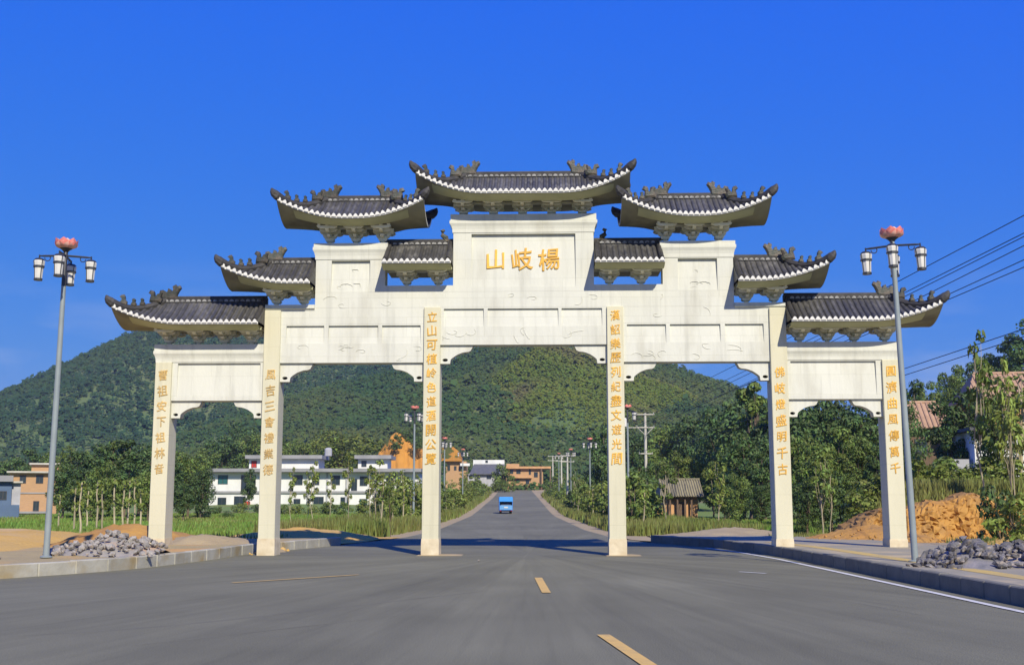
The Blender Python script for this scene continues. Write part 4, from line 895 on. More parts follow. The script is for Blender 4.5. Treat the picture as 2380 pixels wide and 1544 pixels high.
grass('grass', 2600, lambda r, n: np.concatenate([np.stack([r.uniform(10, 19, n), r.uniform(44.5, 46.5, n)], -1)[: n // 2], np.stack([r.uniform(15, 26, n), r.uniform(38, 41.5, n)], -1)[: n // 4], np.stack([r.uniform(-24, -9, n), r.uniform(43, 48, n)], -1)[: n // 4]]), 0.15, 0.5, 'grass_dry', 'scattered weeds between the dirt heaps', 77)
grass('grass', 9000, box_xy(8.5, 24, 57, 90), 0.15, 0.5, 'grass_green', 'green grass under the wood behind the right arch', 74)
grass('grass', 9000, lambda r, n: (lambda P: P[P[:, 0] > 13.6 + (P[:, 1] - 43) * 0.22])(box_xy(13, 36, 46.4, 58)(r, n)), 0.3, 0.9, 'grass_dry', 'grass growing on top of the right earth bank', 75)

# ------------------------------------------------------------------ bare earth
def mound(name, x0, x1, y0, y1, h, mat, label, seed, n=36, p=1.3, zb=0.0, noise=0.25):
    r = np.random.default_rng(seed); ph = r.uniform(0, 6.28, 8); A, B = np.meshgrid(np.linspace(-1, 1, n), np.linspace(-1, 1, n))
    wob = sum(np.sin(A * (2 + k * 1.7) + ph[k]) * np.cos(B * (2.3 + k * 1.9) + ph[k + 4]) / (1 + k) for k in range(4))
    rr = np.sqrt(A ** 2 + B ** 2) * (1 + 0.12 * wob); z = h * np.clip(1 - rr, 0, 1) ** (1 / p) * (1 + noise * wob) + r.normal(0, 0.03 * h, A.shape)
    z = np.where(rr >= 1, -0.15, z)
    V = np.stack([(x0 + x1) / 2 + A * (x1 - x0) / 2, (y0 + y1) / 2 + B * (y1 - y0) / 2, zb + z], -1).reshape(-1, 3)
    F = [(i * n + j, i * n + j + 1, (i + 1) * n + j + 1, (i + 1) * n + j) for i in range(n - 1) for j in range(n - 1)]
    o = put(name, fast_mesh(name, V, F, mat)); o.data.shade_smooth(); return tag(o, label, kind='structure')
strip('bare_ground', 'dirt', [[(x, y, 0.0 + 0.02 * math.sin(x * 1.7 + y)) for x in np.linspace(-30, lx(y) - 0.1, 14)] for y in np.linspace(30, 52, 14)], 'bare orange earth left of the road behind the pavement', 0.02)
strip('bare_ground', 'sand', [[(rx(y) + 0.3 + (22 - rx(y)) * t, y, 0.02 * math.sin(t * 9 + y)) for t in np.linspace(0, 1, 14)] for y in np.linspace(40, 57, 14)], 'bare sandy earth right of the road behind the pavement', 0.02)
strip('bare_ground', 'sand', [[(rx(y) + 5.4 + t * 16, y, 0.2 + 0.03 * math.sin(t * 11 + y)) for t in np.linspace(0, 1, 12)] for y in np.linspace(4, 41, 20)], 'bare sandy earth beside the right pavement')
strip('bare_ground', 'dirt', [[(lx(y) - 5.3 - t * 18, y, 0.15 + 0.03 * math.sin(t * 11 + y)) for t in np.linspace(1, 0, 12)] for y in np.linspace(8, 31, 14)], 'bare yellow earth beside the left pavement')
mound('dirt_mound', -26, -13.2, 33, 49, 0.75, 'dirt', 'long low heap of orange dirt behind the left lamp', 81, p=1.6)
mound('dirt_mound', -15.5, -9.6, 35.5, 43, 0.95, 'dirt_red', 'orange dirt heap beside the outer left column', 82)
mound('dirt_mound', -13.0, -7.2, 35.8, 41.5, 0.60, 'sand', 'pale sandy heap between the two left columns', 83)
mound('dirt_mound', -12.5, -5.5, 46, 54, 0.5, 'dirt', 'low yellow dirt heap in front of the grass behind the left arch', 84)
mound('dirt_mound', 9.6, 16.4, 40.2, 46.0, 0.70, 'dirt_red', 'orange dirt heap behind the outer right arch', 85, n=60, p=1.2, noise=0.4)
mound('dirt_mound', 15.0, 21, 36.2, 41.5, 0.75, 'dirt', 'yellow dirt heap behind the right rubble', 86)
mound('dirt_mound', 6.0, 13.0, 47, 55, 0.45, 'sand', 'low sandy heap behind the right arch', 87)
# eroded earth bank on the right
nb = 300; r = np.random.default_rng(88); rowsV = []
prof = [(-1.8, -0.1), (-1.0, 0.06), (-0.45, 0.28), (-0.20, 0.60), (-0.08, 0.95), (0.0, 1.25), (0.10, 1.52), (0.26, 1.74), (0.6, 1.90), (1.2, 1.94), (2.4, 1.85), (4.0, 1.6)]
tp_ = np.linspace(0, 11, 34); py_ = np.interp(tp_, range(12), [p[0] for p in prof]); pz_ = np.interp(tp_, range(12), [p[1] for p in prof])
def octs(x, z, ph): return sum(np.sin(x * f + ph + 0.8 * np.sin(z * f * 0.18 + f)) * a for f, a in ((0.9, 0.40), (2.3, 0.26), (4.7, 0.15), (10.3, 0.06)))
for i in range(nb):
    x = 12.6 + 28 * i / (nb - 1); yb = 43.3 + (x - 12.6) * 0.10 + 0.5 * math.sin(x * 0.8); hk = (1 - math.exp(-(x - 12.5) * 1.1)) * (0.86 + 0.10 * math.sin(x * 1.1 + 1) + 0.05 * math.sin(x * 3.7))
    nz = octs(x, pz_, 0.7) * np.clip(np.minimum(pz_, 2.0) * 1.2, 0.1, 1) * np.where(tp_ > 8, 0.3, 1)
    rowsV.append([(x + 0.03 * r.normal(), yb + a + 0.75 * c + 0.05 * r.normal(), b * hk + 0.05 * c + 0.025 * r.normal()) for a, b, c in zip(py_, pz_, nz)])
bk_ = MB(); bk_.grid(rowsV); o = bk_.build('earth_bank', 'dirt_red'); tag(o, 'steep eroded orange earth bank behind the right pavement', kind='structure')
# loose clods of earth on and around the heaps
def clods(name, spots, n, mat, label, seed):
    r = np.random.default_rng(seed); Vs, Fs = [], []; k0 = 0
    for k in range(n):
        x0, x1, y0, y1, z0, z1 = spots[r.integers(len(spots))]; c = np.array([r.uniform(x0, x1), r.uniform(y0, y1), 0.0])
        t = math.hypot((c[0] - (x0 + x1) / 2) / ((x1 - x0) / 2), (c[1] - (y0 + y1) / 2) / ((y1 - y0) / 2)); c[2] = z0 + (z1 - z0) * max(0, 1 - t)
        sz = r.uniform(0.02, 0.06) * (2.2 if r.random() < 0.08 else 1); Vs.append(c + IV * sz * r.uniform(0.7, 1.2, 3) * r.uniform(0.8, 1.15, (len(IV), 1))); Fs.append(IF + k0); k0 += len(IV)
    tag(put(name, fast_mesh(name, np.concatenate(Vs), np.concatenate(Fs), mat)), label, 'earth', kind='stuff')
clods('dirt_clods', [(9.6, 16.4, 39.6, 45, 0.0, 0.7), (13, 30, 40.5, 43.2, 0.0, 0.1), (15, 21, 36.2, 41.5, 0.0, 0.6)], 500, 'dirt_red', 'loose orange clods lying on the heaps right of the gate', 91)
clods('dirt_clods', [(-26, -13.2, 31, 47, 0.0, 0.6), (-15.5, -9.6, 35.5, 43, 0.0, 0.8), (-13, -7.2, 35.8, 41.5, 0.0, 0.5), (-26, -16, 31, 47, 0.0, 0.6)], 900, 'dirt', 'loose yellow clods lying on the heaps left of the gate', 92)
# orange cut slope above the white house
n = 46; r = np.random.default_rng(89); A, B = np.meshgrid(np.linspace(-1, 1, n), np.linspace(0, 1, n))
prf = np.interp(np.linspace(-1, 1, n), [-1, -0.75, -0.45, -0.2, 0.0, 0.3, 0.6, 0.85, 1], [0.50, 0.74, 0.90, 1.0, 0.97, 0.88, 0.80, 0.78, 0.6])
H_ = prf[None, :] * np.clip(B * 1.55, 0, 1) ** 0.8
wob = np.sin(A * 17 + 3 * B) * 0.25 + np.sin(A * 31 + B * 9) * 0.15 + r.normal(0, 0.10, A.shape)
bx, bz = at(930, 1085, 208), at(930, 1002, 208).z
V = np.stack([bx.x + A * 5.2, 203 + B * 9 - wob * 0.6, -0.5 + (bz + 0.5) * H_ + wob * 0.15], -1).reshape(-1, 3)
o = put('cut_slope', fast_mesh('cut_slope', V, [(i * n + j, i * n + j + 1, (i + 1) * n + j + 1, (i + 1) * n + j) for i in range(n - 1) for j in range(n - 1)], 'earth_orange'))
tag(o, 'bright orange excavated slope with dark scrub patches behind the white house', kind='structure')
for px, pt, Y in [(922, 1022, 206), (960, 1003, 209), (968, 1018, 206), (935, 1004, 209)]:
    p = at(px, pt + 16, Y); plant('bush', p.x, Y, 2.2, 'leaf_dark', 'dark scrub clinging to the orange excavated slope', 'scrub on the orange slope', 1.0, z=p.z - 0.6)

# ------------------------------------------------------------------ rubble heaps
stones = []
for i in range(9):
    r_ = random.Random(200 + i); bm = bmesh.new(); bmesh.ops.create_icosphere(bm, subdivisions=1, radius=1.0)
    pl = [(Vector((r_.uniform(-1, 1), r_.uniform(-1, 1), r_.uniform(-1, 1))).normalized(), r_.uniform(0.45, 0.8)) for _ in range(9)]
    sx = (r_.uniform(0.9, 1.3), r_.uniform(0.6, 0.9), r_.uniform(0.38, 0.7))
    for v in bm.verts:
        for nn, dd in pl:
            e = v.co.dot(nn)
            if e > dd: v.co -= nn * (e - dd)
        v.co = Vector((v.co.x * sx[0], v.co.y * sx[1], v.co.z * sx[2]))
    me = bpy.data.meshes.new('stone'); bm.to_mesh(me); bm.free(); me.materials.append(M['stone']); stones.append(me)
def rubble(cx, cy, hx_, hy, h, n, mat, smin, smax, label, seed, peaks, zb=0.27):
    root = empty('rubble_heap', (cx, cy, zb)); tag(root, label, 'rubble'); r_ = random.Random(seed)
    def H(x, y): return max(h * k * max(0, 1 - math.hypot((x - a) / (hx_ * w), y / hy)) for a, w, k in peaks)
    core = MB(); core.grid([[(x, y, H(x, y) * 0.85 - 0.06) for x in np.linspace(-hx_, hx_, 22)] for y in np.linspace(-hy, hy, 14)]); core.build('rubble_core', mat, root)
    for _ in range(n):
        while True:
            x, y = r_.uniform(-hx_, hx_) * 1.08, r_.uniform(-hy, hy * 0.5)
            if H(x, y) > 0.04 or r_.random() < 0.08: break
        s = r_.uniform(smin, smax) * (1.35 if r_.random() < 0.12 else 1)
        o = put('stone', stones[r_.randrange(9)], root, (x, y, H(x, y) * 0.9 + s * 0.15), (r_.uniform(-0.7, 0.7), r_.uniform(-0.7, 0.7), r_.uniform(0, 6.28)), s)
        if mat != 'stone': o.material_slots[0].link = 'OBJECT'; o.material_slots[0].material = M[mat]
rubble(-10.35, 30.3, 1.4, 1.25, 0.66, 220, 'stone', 0.06, 0.135, 'heap of broken grey and pinkish stones on the left pavement', 5, [(0.15, 0.85, 1.0), (-0.7, 0.7, 0.55), (0.9, 0.6, 0.7)])
rubble(10.2, 25.2, 1.8, 1.5, 0.62, 280, 'stone_dark', 0.07, 0.17, 'heap of jagged dark grey rubble on the right pavement', 6, [(-0.55, 0.55, 1.0), (0.55, 0.55, 0.85), (1.3, 0.9, 0.4)])
for x, y, s, lab in [(-12.0, 27.6, 0.12, 'single small stone at the left edge of the pavement'), (-0.9, 31.9, 0.05, 'tiny pale stone lying on the asphalt before the third column')]:
    o = put('stone', stones[2], None, (x, y, 0.30 if x < -5 else 0.03), (0, 0, 1), s); tag(o, lab, 'stone')
    
# ------------------------------------------------------------------ buildings
def window(root, x0, x1, z0, z1, y, glass='window_glass', bars=1, fr='frame_dark'):
    """recess-looking window on a wall whose face is at y (facing -y)"""
    f = MB(); t = 0.06; f.box(x0, x1, y - 0.05, y + 0.02, z0, z0 + t); f.box(x0, x1, y - 0.05, y + 0.02, z1 - t, z1); f.box(x0, x0 + t, y - 0.048, y + 0.02, z0 + t, z1 - t); f.box(x1 - t, x1, y - 0.048, y + 0.02, z0 + t, z1 - t)
    for b in range(bars):
        xm = x0 + (x1 - x0) * (b + 1) / (bars + 1); f.box(xm - 0.03, xm + 0.03, y - 0.046, y + 0.02, z0 + t, z1 - t)
    w = f.build('window', fr, root); MB().box(x0 + 0.01, x1 - 0.01, y - 0.02, y + 0.01, z0 + 0.01, z1 - 0.01).build('pane', glass, w); return w
def block(root, name, mat, x0, x1, y0, y1, z0, z1): return MB().box(x0, x1, y0, y1, z0, z1).build(name, mat, root)
# white row house
S = 170 / FPX
h = empty('white_house', (hx(730, 170), 170, 0)); tag(h, 'long white two-storey house with grey flat roof behind the left arch', 'house')
def X(px): return hx(px, 170, 3) - h.location.x
def Zp(py, Y=170): return at(1190, py, Y).z
block(h, 'wall', 'wall_white', X(487), X(975), 0, 9, -0.5, Zp(1097)); block(h, 'floor_band', 'roof_slab', X(485), X(977), -0.25, 9.1, Zp(1145), Zp(1140))
block(h, 'roof_slab', 'roof_slab', X(481), X(980), -1.3, 9.6, Zp(1096), Zp(1088))
for a, b in ((572, 735), (828, 897)):
    r1 = block(h, 'roof_room', 'wall_white', X(a), X(b), 1.5, 7, Zp(1089), Zp(1064)); block(r1, 'roof_slab', 'roof_slab', X(a - 7), X(b + 10), 0.6, 7.6, Zp(1064.5), Zp(1056))
window(h, X(836), X(848), Zp(1083), Zp(1069), 1.5); w = window(h, X(577), X(590), Zp(1085), Zp(1069), 1.5, 'door_red')
for a, b, c, d, gl in [(506, 529, 1124, 1103, 'window_green'), (560, 594, 1140, 1103, 'window_glass'), (679, 703, 1126, 1103, 'window_glass'), (728, 742, 1126, 1104, 'window_glass'), (768, 790, 1126, 1104, 'window_glass'), (816, 830, 1139, 1112, 'window_glass'), (836, 854, 1128, 1106, 'window_glass'), (897, 914, 1126, 1105, 'window_glass'),
                       (507, 527, 1178, 1155, 'window_glass'), (545, 572, 1176, 1152, 'window_glass'), (683, 699, 1188, 1158, 'window_glass'), (729, 753, 1186, 1153, 'window_glass'), (792, 812, 1186, 1154, 'window_glass'), (836, 854, 1182, 1158, 'window_green'), (890, 912, 1186, 1156, 'window_glass'), (935, 955, 1182, 1156, 'window_glass')]:
    window(h, X(a), X(b), Zp(c), Zp(d), 0.0, gl, 1)
for px in (650, 715, 760, 805, 875, 940): block(h, 'pilaster', 'wall_grey', X(px) - 0.12, X(px) + 0.12, -0.12, 0.05, -0.5, Zp(1097) - 0.01)
MB().prism([(X(563), Zp(1182)), (X(583), Zp(1182)), (X(583), Zp(1164)), (X(575), Zp(1164))], -1.2, -0.05).build('awning', 'door_red', h)
MB().lathe([(0.55, 0), (0.55, 1.0), (0.35, 1.2), (0.08, 1.25)], 12, (X(750), 4.5, Zp(1056))).build('water_tank', 'wall_grey', h)
# brick house at the left edge
h = empty('brick_house', (hx(80, 128), 128, 0), R(22)); tag(h, 'orange brick house with flat roofs at the left edge of the picture', 'house')
def X(px): return hx(px, 128, 3) - h.location.x
def Zq(py): return at(1190, py, 128).z
block(h, 'wall', 'wall_brick', X(26), X(131), 0, 7, -0.5, Zq(1098)); block(h, 'roof_slab', 'concrete', X(20), X(134), -0.6, 7.4, Zq(1098), Zq(1094)); block(h, 'floor_band', 'roof_slab', X(25.5), X(131.5), -0.08, 7, Zq(1146), Zq(1143))
r1 = block(h, 'roof_room', 'wall_brick', X(72), X(131), 1.2, 6, Zq(1094.5), Zq(1078)); block(r1, 'roof_slab', 'concrete', X(67), X(134), 0.8, 6.4, Zq(1078), Zq(1074))
window(h, X(83), X(99), Zq(1122), Zq(1103), 0); window(h, X(80), X(93), Zq(1186), Zq(1163), 0); window(h, X(48), X(62), Zq(1122), Zq(1104), 0)
block(h, 'porch_roof', 'roof_slab', X(44), X(118), -2.6, -0.02, Zq(1191), Zq(1187))
for px in (50, 70, 88, 114): block(h, 'porch_post', 'concrete', X(px) - 0.12, X(px) + 0.12, -2.4, -2.15, -0.3, Zq(1191))
window(h, X(72), X(84), -0.3, Zq(1196), -0.002); 
h = empty('shaded_building', (hx(14, 98), 98, 0), R(23)); tag(h, 'plain building, shade painted slate blue on its wall, pale corner, at the left edge', 'building')
def X(px): return hx(px, 98, 3) - h.location.x
block(h, 'wall', 'wall_blue_shade', X(-60), X(28), 0, 8, -0.5, at(1190, 1118, 98).z); block(h, 'roof_slab', 'roof_slab', X(-64), X(30), -0.5, 8.4, at(1190, 1118, 98).z, at(1190, 1104, 98).z)
block(h, 'corner_wall', 'wall_grey', X(28.2), X(47), 0.3, 6, -0.5, at(1190, 1121, 98).z); block(h, 'corner_slab', 'concrete', X(27), X(51), -0.1, 6.2, at(1190, 1121, 98).z + 0.002, at(1190, 1117, 98).z)
block(h, 'shop_front', 'wall_blue_shade', X(26), X(46), -2.2, 0.28, -0.5, at(1190, 1172, 98).z)
window(h, X(2), X(18), at(1190, 1160, 98).z, at(1190, 1140, 98).z, 0)
# village at the end of the road
h = empty('orange_house', (hx(1062, 240), 240, 0)); tag(h, 'orange house with a bright orange roof at the left of the road end', 'house')
def X(px): return hx(px, 240, 6) - h.location.x
def Zr(py): return at(1190, py, 240).z
block(h, 'wall', 'wall_brick', X(1036), X(1084), 0, 8, 1, Zr(1071)); MB().prism([(X(1026), Zr(1071)), (X(1074), Zr(1071)), (X(1066), Zr(1048)), (X(1054), Zr(1038)), (X(1026), Zr(1038))], -1, 8.5).build('roof', 'earth_orange', h)
for a, b, c, d in [(1040, 1046, 1093, 1080), (1055, 1061, 1092, 1082), (1066, 1073, 1094, 1082)]: window(h, X(a), X(b), Zr(c), Zr(d), 0)
block(h, 'balcony', 'wall_white', X(1070), X(1092), -1.2, -0.02, Zr(1082), Zr(1076))
h = empty('white_house', (hx(1122, 262), 262, 2.5)); tag(h, 'small white house with a dark grey roof at the end of the road', 'house')
def X(px): return hx(px, 262, 6) - h.location.x
def Zs(py): return at(1190, py, 262).z - 2.5
block(h, 'wall', 'wall_grey', X(1080), X(1150), 0, 8, -2, Zs(1097)); block(h, 'upper_wall', 'wall_white', X(1098), X(1172), 4.5, 9, Zs(1100), Zs(1066))
MB().add([(X(1092), -0.8, Zs(1100)), (X(1170), -0.8, Zs(1100)), (X(1172), 4.45, Zs(1076)), (X(1100), 4.45, Zs(1076)), (X(1092), -0.8, Zs(1101.5)), (X(1170), -0.8, Zs(1101.5)), (X(1172), 4.45, Zs(1077.5)), (X(1100), 4.45, Zs(1077.5))], [(0, 1, 2, 3), (7, 6, 5, 4), (0, 4, 5, 1), (1, 5, 6, 2), (3, 7, 4, 0)]).build('roof', 'roof_dark', h)
window(h, X(1131), X(1142), Zs(1112), Zs(1105), 0); window(h, X(1108), X(1116), Zs(1112), Zs(1104), 0); window(h, X(1090), X(1097), Zs(1112), Zs(1104), 0); window(h, X(1127), X(1133), Zs(1073), Zs(1067), 4.5)
h = empty('brick_house', (hx(1225, 268), 268, 2.8)); tag(h, 'low wide orange brick building closing the end of the road', 'house')
def X(px): return hx(px, 268, 6) - h.location.x
def Zt(py): return at(1190, py, 268).z - 2.8
block(h, 'wall', 'wall_brick', X(1176), X(1262), 0, 9, -2, Zt(1084)); block(h, 'roof_slab', 'wall_earth', X(1176), X(1280), -0.9, 9.2, Zt(1088), Zt(1083)); block(h, 'roof_room', 'wall_brick', X(1177), X(1207), 2, 8, Zt(1083), Zt(1076))
block(h, 'floor_band', 'wall_earth', X(1180), X(1236), -0.9, -0.02, Zt(1110), Zt(1106))
for a, b, c, d in [(1185, 1193, 1100, 1090), (1200, 1210, 1100, 1090), (1229, 1234, 1102, 1089), (1241, 1250, 1108, 1096), (1200, 1206, 1122, 1112), (1222, 1230, 1124, 1114)]: window(h, X(a), X(b), Zt(c), Zt(d), 0)
for px in (1258, 1279): block(h, 'porch_post', 'timber', X(px) - 0.15, X(px) + 0.15, -0.8, -0.5, -2, Zt(1088))
G9 = ('rounded pale shrub in the yard at the end of the road', 'shrubs at the end of the road')
for px, Y, hh in [(1152, 248, 2.0), (1172, 246, 2.2), (1192, 250, 1.8), (1166, 255, 4.6)]: plant('bush', hx(px, Y), Y, hh, 'leaf_mid' if px != 1168 else 'leaf_dark', G9[0], G9[1], 1.0, z=float(road_z(Y)))
# old hut behind the right arch
h = empty('old_hut', (hx(1588, 88), 88, 0.1)); tag(h, 'old earthen hut with a worn tiled roof among the trees behind the right arch', 'hut')
k = 88 / FPX
block(h, 'wall', 'wall_earth', -1.35, 1.1, 0.1, 2.6, -0.2, 1.9)
block(h, 'lean_to', 'wall_earth', -2.0, -1.37, 0.4, 2.4, -0.2, 1.2)
rt = MB(); rt.add([(-1.75, -0.6, 1.78), (1.5, -0.6, 1.78), (1.5, 1.35, 3.05), (-1.55, 1.35, 3.05), (1.5, 3.3, 1.78), (-1.75, 3.3, 1.78)], [(0, 1, 2, 3), (3, 2, 4, 5), (0, 3, 5), (1, 4, 2)]); rf_ = rt.build('roof', 'roof_old', h)
for i in range(17):
    x = -1.6 + i * 0.19; MB().tube([(x, -0.66, 1.80), (x * 0.98, 1.35, 3.09)], 0.055, 6).build('tile_row', 'roof_old', rf_)
MB().tube([(-1.55, 1.35, 3.10), (1.5, 1.35, 3.10)], 0.09, 6).build('roof_ridge', 'roof_old', rf_)
for x in (-1.0, -0.45, 0.12, 0.6): block(h, 'post', 'timber', x - 0.06, x + 0.06, -0.35, -0.22, -0.2, 1.86)
block(h, 'door', 'timber', -0.5, 0.25, 0.06, 0.12, -0.2, 1.35)
# tiled houses on the right hillside
def tiled_house(loc, w, d, hw, hr, label, wall, pal='roof_clay', name='tiled_house', over=0.7):
    h = empty(name, loc, R(-8)); tag(h, label, 'house')
    block(h, 'wall', wall, -w / 2, w / 2, 0, d, -2.5, hw)
    v = [(-w / 2 - over, -over, hw - 0.15), (w / 2 + over, -over, hw - 0.15), (w / 2 - w * 0.12, d / 2, hw + hr), (-w / 2 + w * 0.12, d / 2, hw + hr), (w / 2 + over, d + over, hw - 0.15), (-w / 2 - over, d + over, hw - 0.15)]
    rf_ = MB().add(v, [(0, 1, 2, 3), (3, 2, 4, 5), (1, 4, 2), (0, 3, 5), (0, 5, 4, 1)]).build('roof', pal, h)
    n = int((w + 2 * over) / 0.34)
    for i in range(n):
        t = (i + 0.5) / n; xe = -w / 2 - over + (w + 2 * over) * t; lim = w / 2 - w * 0.12
        f = 1.0 if abs(xe) <= lim else max(0.06, (w / 2 + over - abs(xe)) / (w / 2 + over - lim))
        MB().tube([(xe, -over - 0.03, hw - 0.12), (xe, -over + (d / 2 + over) * f, hw - 0.12 + (hr + 0.15) * f)], 0.07, 5).build('tile_row', pal, rf_)
    MB().tube([v[3], v[2]], 0.12, 6).build('roof_ridge', pal, rf_); return h
p = at(2150, 990, 84); h = tiled_house((p.x, 84, p.z - 3.2), 3.4, 4, 3.2, 1.9, 'small house with a pinkish terracotta roof just right of the gate', 'timber')
window(h, -0.8, 0.1, 1.2, 2.3, 0)
p = at(2350, 925, 80); h = tiled_house((p.x, 80, p.z - 3.0), 4.8, 5, 3.0, 2.0, 'higher house with a broad terracotta roof at the right edge', 'wall_earth')
window(h, -1.0, 0.0, 1.0, 2.2, 0)
h = empty('white_shed', (hx(2335, 56, 4), 56, 2.0), R(-6)); tag(h, 'white walled house with a dark window at the right edge below the terracotta roof', 'house')
block(h, 'wall', 'wall_white', -1.4, 3.5, 0, 5, -1.5, at(2335, 1000, 56).z - 2.0); block(h, 'roof', 'roof_dark', -1.7, 3.8, -0.5, 5.3, at(2335, 1000, 56).z - 2.0, at(2335, 992, 56).z - 2.0)
window(h, 0.7, 1.5, at(2335, 1040, 56).z - 2, at(2335, 1014, 56).z - 2, 0); block(h, 'side_wall', 'wall_grey', -2.4, -1.42, 0.4, 4, -1.5, at(2335, 1065, 56).z - 2.0)

# ------------------------------------------------------------------ street lamps with a lotus flower and four lanterns
def petal_mesh(L, W, seed, mat):
    rows = []
    for i in range(7):
        t = i / 6; w = W * math.sin(math.pi * (0.12 + 0.88 * t) ** 0.9) * (1 if t < 0.98 else 0.1); rr = L * (0.25 + 0.85 * t - 0.25 * t * t); zz = L * (0.10 + 0.75 * t ** 1.5)
        rows.append([(rr + 0.10 * L * (1 - abs(s)) * math.sin(t * 3), s * w, zz - 0.16 * L * (1 - s * s) * math.sin(t * 2.5)) for s in (-1, -0.5, 0, 0.5, 1)])
    return MB().grid(rows).mesh('petal', mat, True)
petal_o = petal_mesh(0.335, 0.21, 1, 'petal'); petal_i = petal_mesh(0.27, 0.175, 2, 'petal_core')
lant = [MB().lathe([(0.085, 0), (0.10, 0.03), (0.115, 0.30), (0.13, 0.34), (0.145, 0.46), (0.12, 0.50)], 8).mesh('lantern', 'lantern_glass')]
lf_ = MB()
lf_.lathe([(0.09, -0.03), (0.11, -0.03), (0.11, 0.02), (0.09, 0.02)], 8); lf_.lathe([(0.12, 0.31), (0.142, 0.31), (0.142, 0.355), (0.12, 0.355)], 8); lf_.lathe([(0.10, 0.495), (0.14, 0.495), (0.10, 0.54), (0.03, 0.56)], 8)
for k in range(4):
    a = math.pi / 4 + k * math.pi / 2; c, s_ = math.cos(a), math.sin(a); lf_.tube([(0.095 * c, 0.095 * s_, 0), (0.12 * c, 0.12 * s_, 0.32), (0.148 * c, 0.148 * s_, 0.47), (0.12 * c, 0.12 * s_, 0.50)], 0.012, 5)
lf_me = lf_.mesh('lantern_frame', 'steel_dark')
H_L = 7.75
def make_lamp(loc, rz, label, group, darktop=True):
    root = empty('street_lamp', loc, rz); tag(root, label, 'street lamp', group)
    MB().lathe([(0.15, 0.0), (0.15, 0.03), (0.080, 0.05), (0.078, 0.3), (0.073, H_L * 0.5), (0.060, H_L - 0.9)], 14).build('pole', 'steel', root, True)
    MB().lathe([(0.060, H_L - 0.9), (0.057, H_L - 0.02), (0.05, H_L)], 14).build('pole_top', 'steel_dark' if darktop else 'steel', root, True)
    for k in range(4):
        a = k * math.pi / 2; c, s_ = math.cos(a), math.sin(a); arm = []
        for t in np.linspace(0, 1, 7): arm.append((c * 0.64 * t, s_ * 0.64 * t, H_L - 0.10 - 0.03 * t))
        ar = MB().tube(arm, [0.028] * 6 + [0.018], 6); ar.tube([(c * 0.64, s_ * 0.64, H_L - 0.10), (c * 0.64, s_ * 0.64, H_L - 0.20)], 0.02, 5)
        ar.tube([(c * (0.44 + 0.07 * math.cos(t)), s_ * (0.44 + 0.07 * math.cos(t)), H_L - 0.18 + 0.07 * math.sin(t)) for t in np.linspace(2.6, 6.4, 8)], 0.013, 5)
        ar.build('arm', 'steel_dark', root)
        l = put('lantern', lant[0], root, (c * 0.64, s_ * 0.64, H_L - 0.74)); put('lantern_frame', lf_me, l)
    MB().lathe([(0.06, H_L), (0.09, H_L + 0.04), (0.16, H_L + 0.09), (0.13, H_L + 0.12)], 12).build('flower_base', 'steel_dark', root, True)
    for k in range(7): put('petal', petal_o, root, (0, 0, H_L + 0.06), (0, 0, k * 2 * math.pi / 7 + 0.2))
    for k in range(5): put('petal', petal_i, root, (0, 0, H_L + 0.10), (0, 0, k * 2 * math.pi / 5))
    return root
l1 = make_lamp((hx(106, 28.6), 28.6, 0.27), R(8), 'tall lamp post with a red lotus and four white lanterns left of the gate', None)
l2 = make_lamp((hx(2128, 26.6), 26.6, 0.27), R(-20), 'tall lamp post with a pink lotus and four white lanterns right of the gate', None, False)
l2.rotation_euler = (0, R(-1.3), R(-20)); l2.scale = (0.95,) * 3
l1.scale = (0.972,) * 3; l1.rotation_euler = (0, R(0.5), R(8))
fam = family(l1)
LG = 'lamp posts along the road beyond the gate'
for x, y, lab in [(-6.45, 77, 'lamp post beyond the gate seen just left of the third column'), (7.55, 76, 'lamp post beyond the gate half hidden by the fourth column'), (-6.7, 116, 'lamp post beyond the gate hidden behind the third column but for its lanterns'), (7.8, 117, 'nearest full lamp post on the right of the road beyond the gate'), (7.9, 157, 'second lamp post on the right of the road beyond the gate'), (-6.6, 157, 'farther lamp post on the left of the road beyond the gate'), (7.9, 197, 'farthest lamp post on the right of the road beyond the gate')]:
    c = copy_tree(l1, fam); c.location = (x, y, float(road_z(y)) - 0.05); c.rotation_euler = (0, 0, rnd.uniform(0, 1.5)); tag(c, lab, 'street lamp', LG)

# ------------------------------------------------------------------ utility poles and wires
def utility_pole(x, y, h, arms, label, group=None, z=None):
    root = empty('utility_pole', (x, y, float(ground_z(x, y)) if z is None else z)); tag(root, label, 'utility pole', group)
    MB().lathe([(0.19, -0.3), (0.17, 1.5), (0.11, h)], 10).build('pole', 'concrete', root, True)
    for hh, w in arms:
        a = MB().box(-w / 2, w / 2, -0.16, -0.06, h - hh - 0.05, h - hh + 0.05).build('crossarm', 'concrete', root)
        for t in (-0.94, 0.94): MB().lathe([(0.02, 0.05), (0.04, 0.08), (0.02, 0.11), (0.04, 0.14), (0.015, 0.18)], 6, (t * w / 2, -0.11, h - hh)).build('insulator', 'trim', a)
    return root
UP = (12.6, 110.0); uh = 9.75
up = utility_pole(*UP, uh, [(0.12, 1.7), (1.35, 1.7), (3.8, 1.3)], 'pale concrete utility pole with three crossarms behind the right arch')
for s in (-1, 1): MB().tube([(0, -0.11, uh - 2.1), (s * 0.7, -0.11, uh - 1.4)], 0.035, 5).build('brace_strut', 'concrete', up)
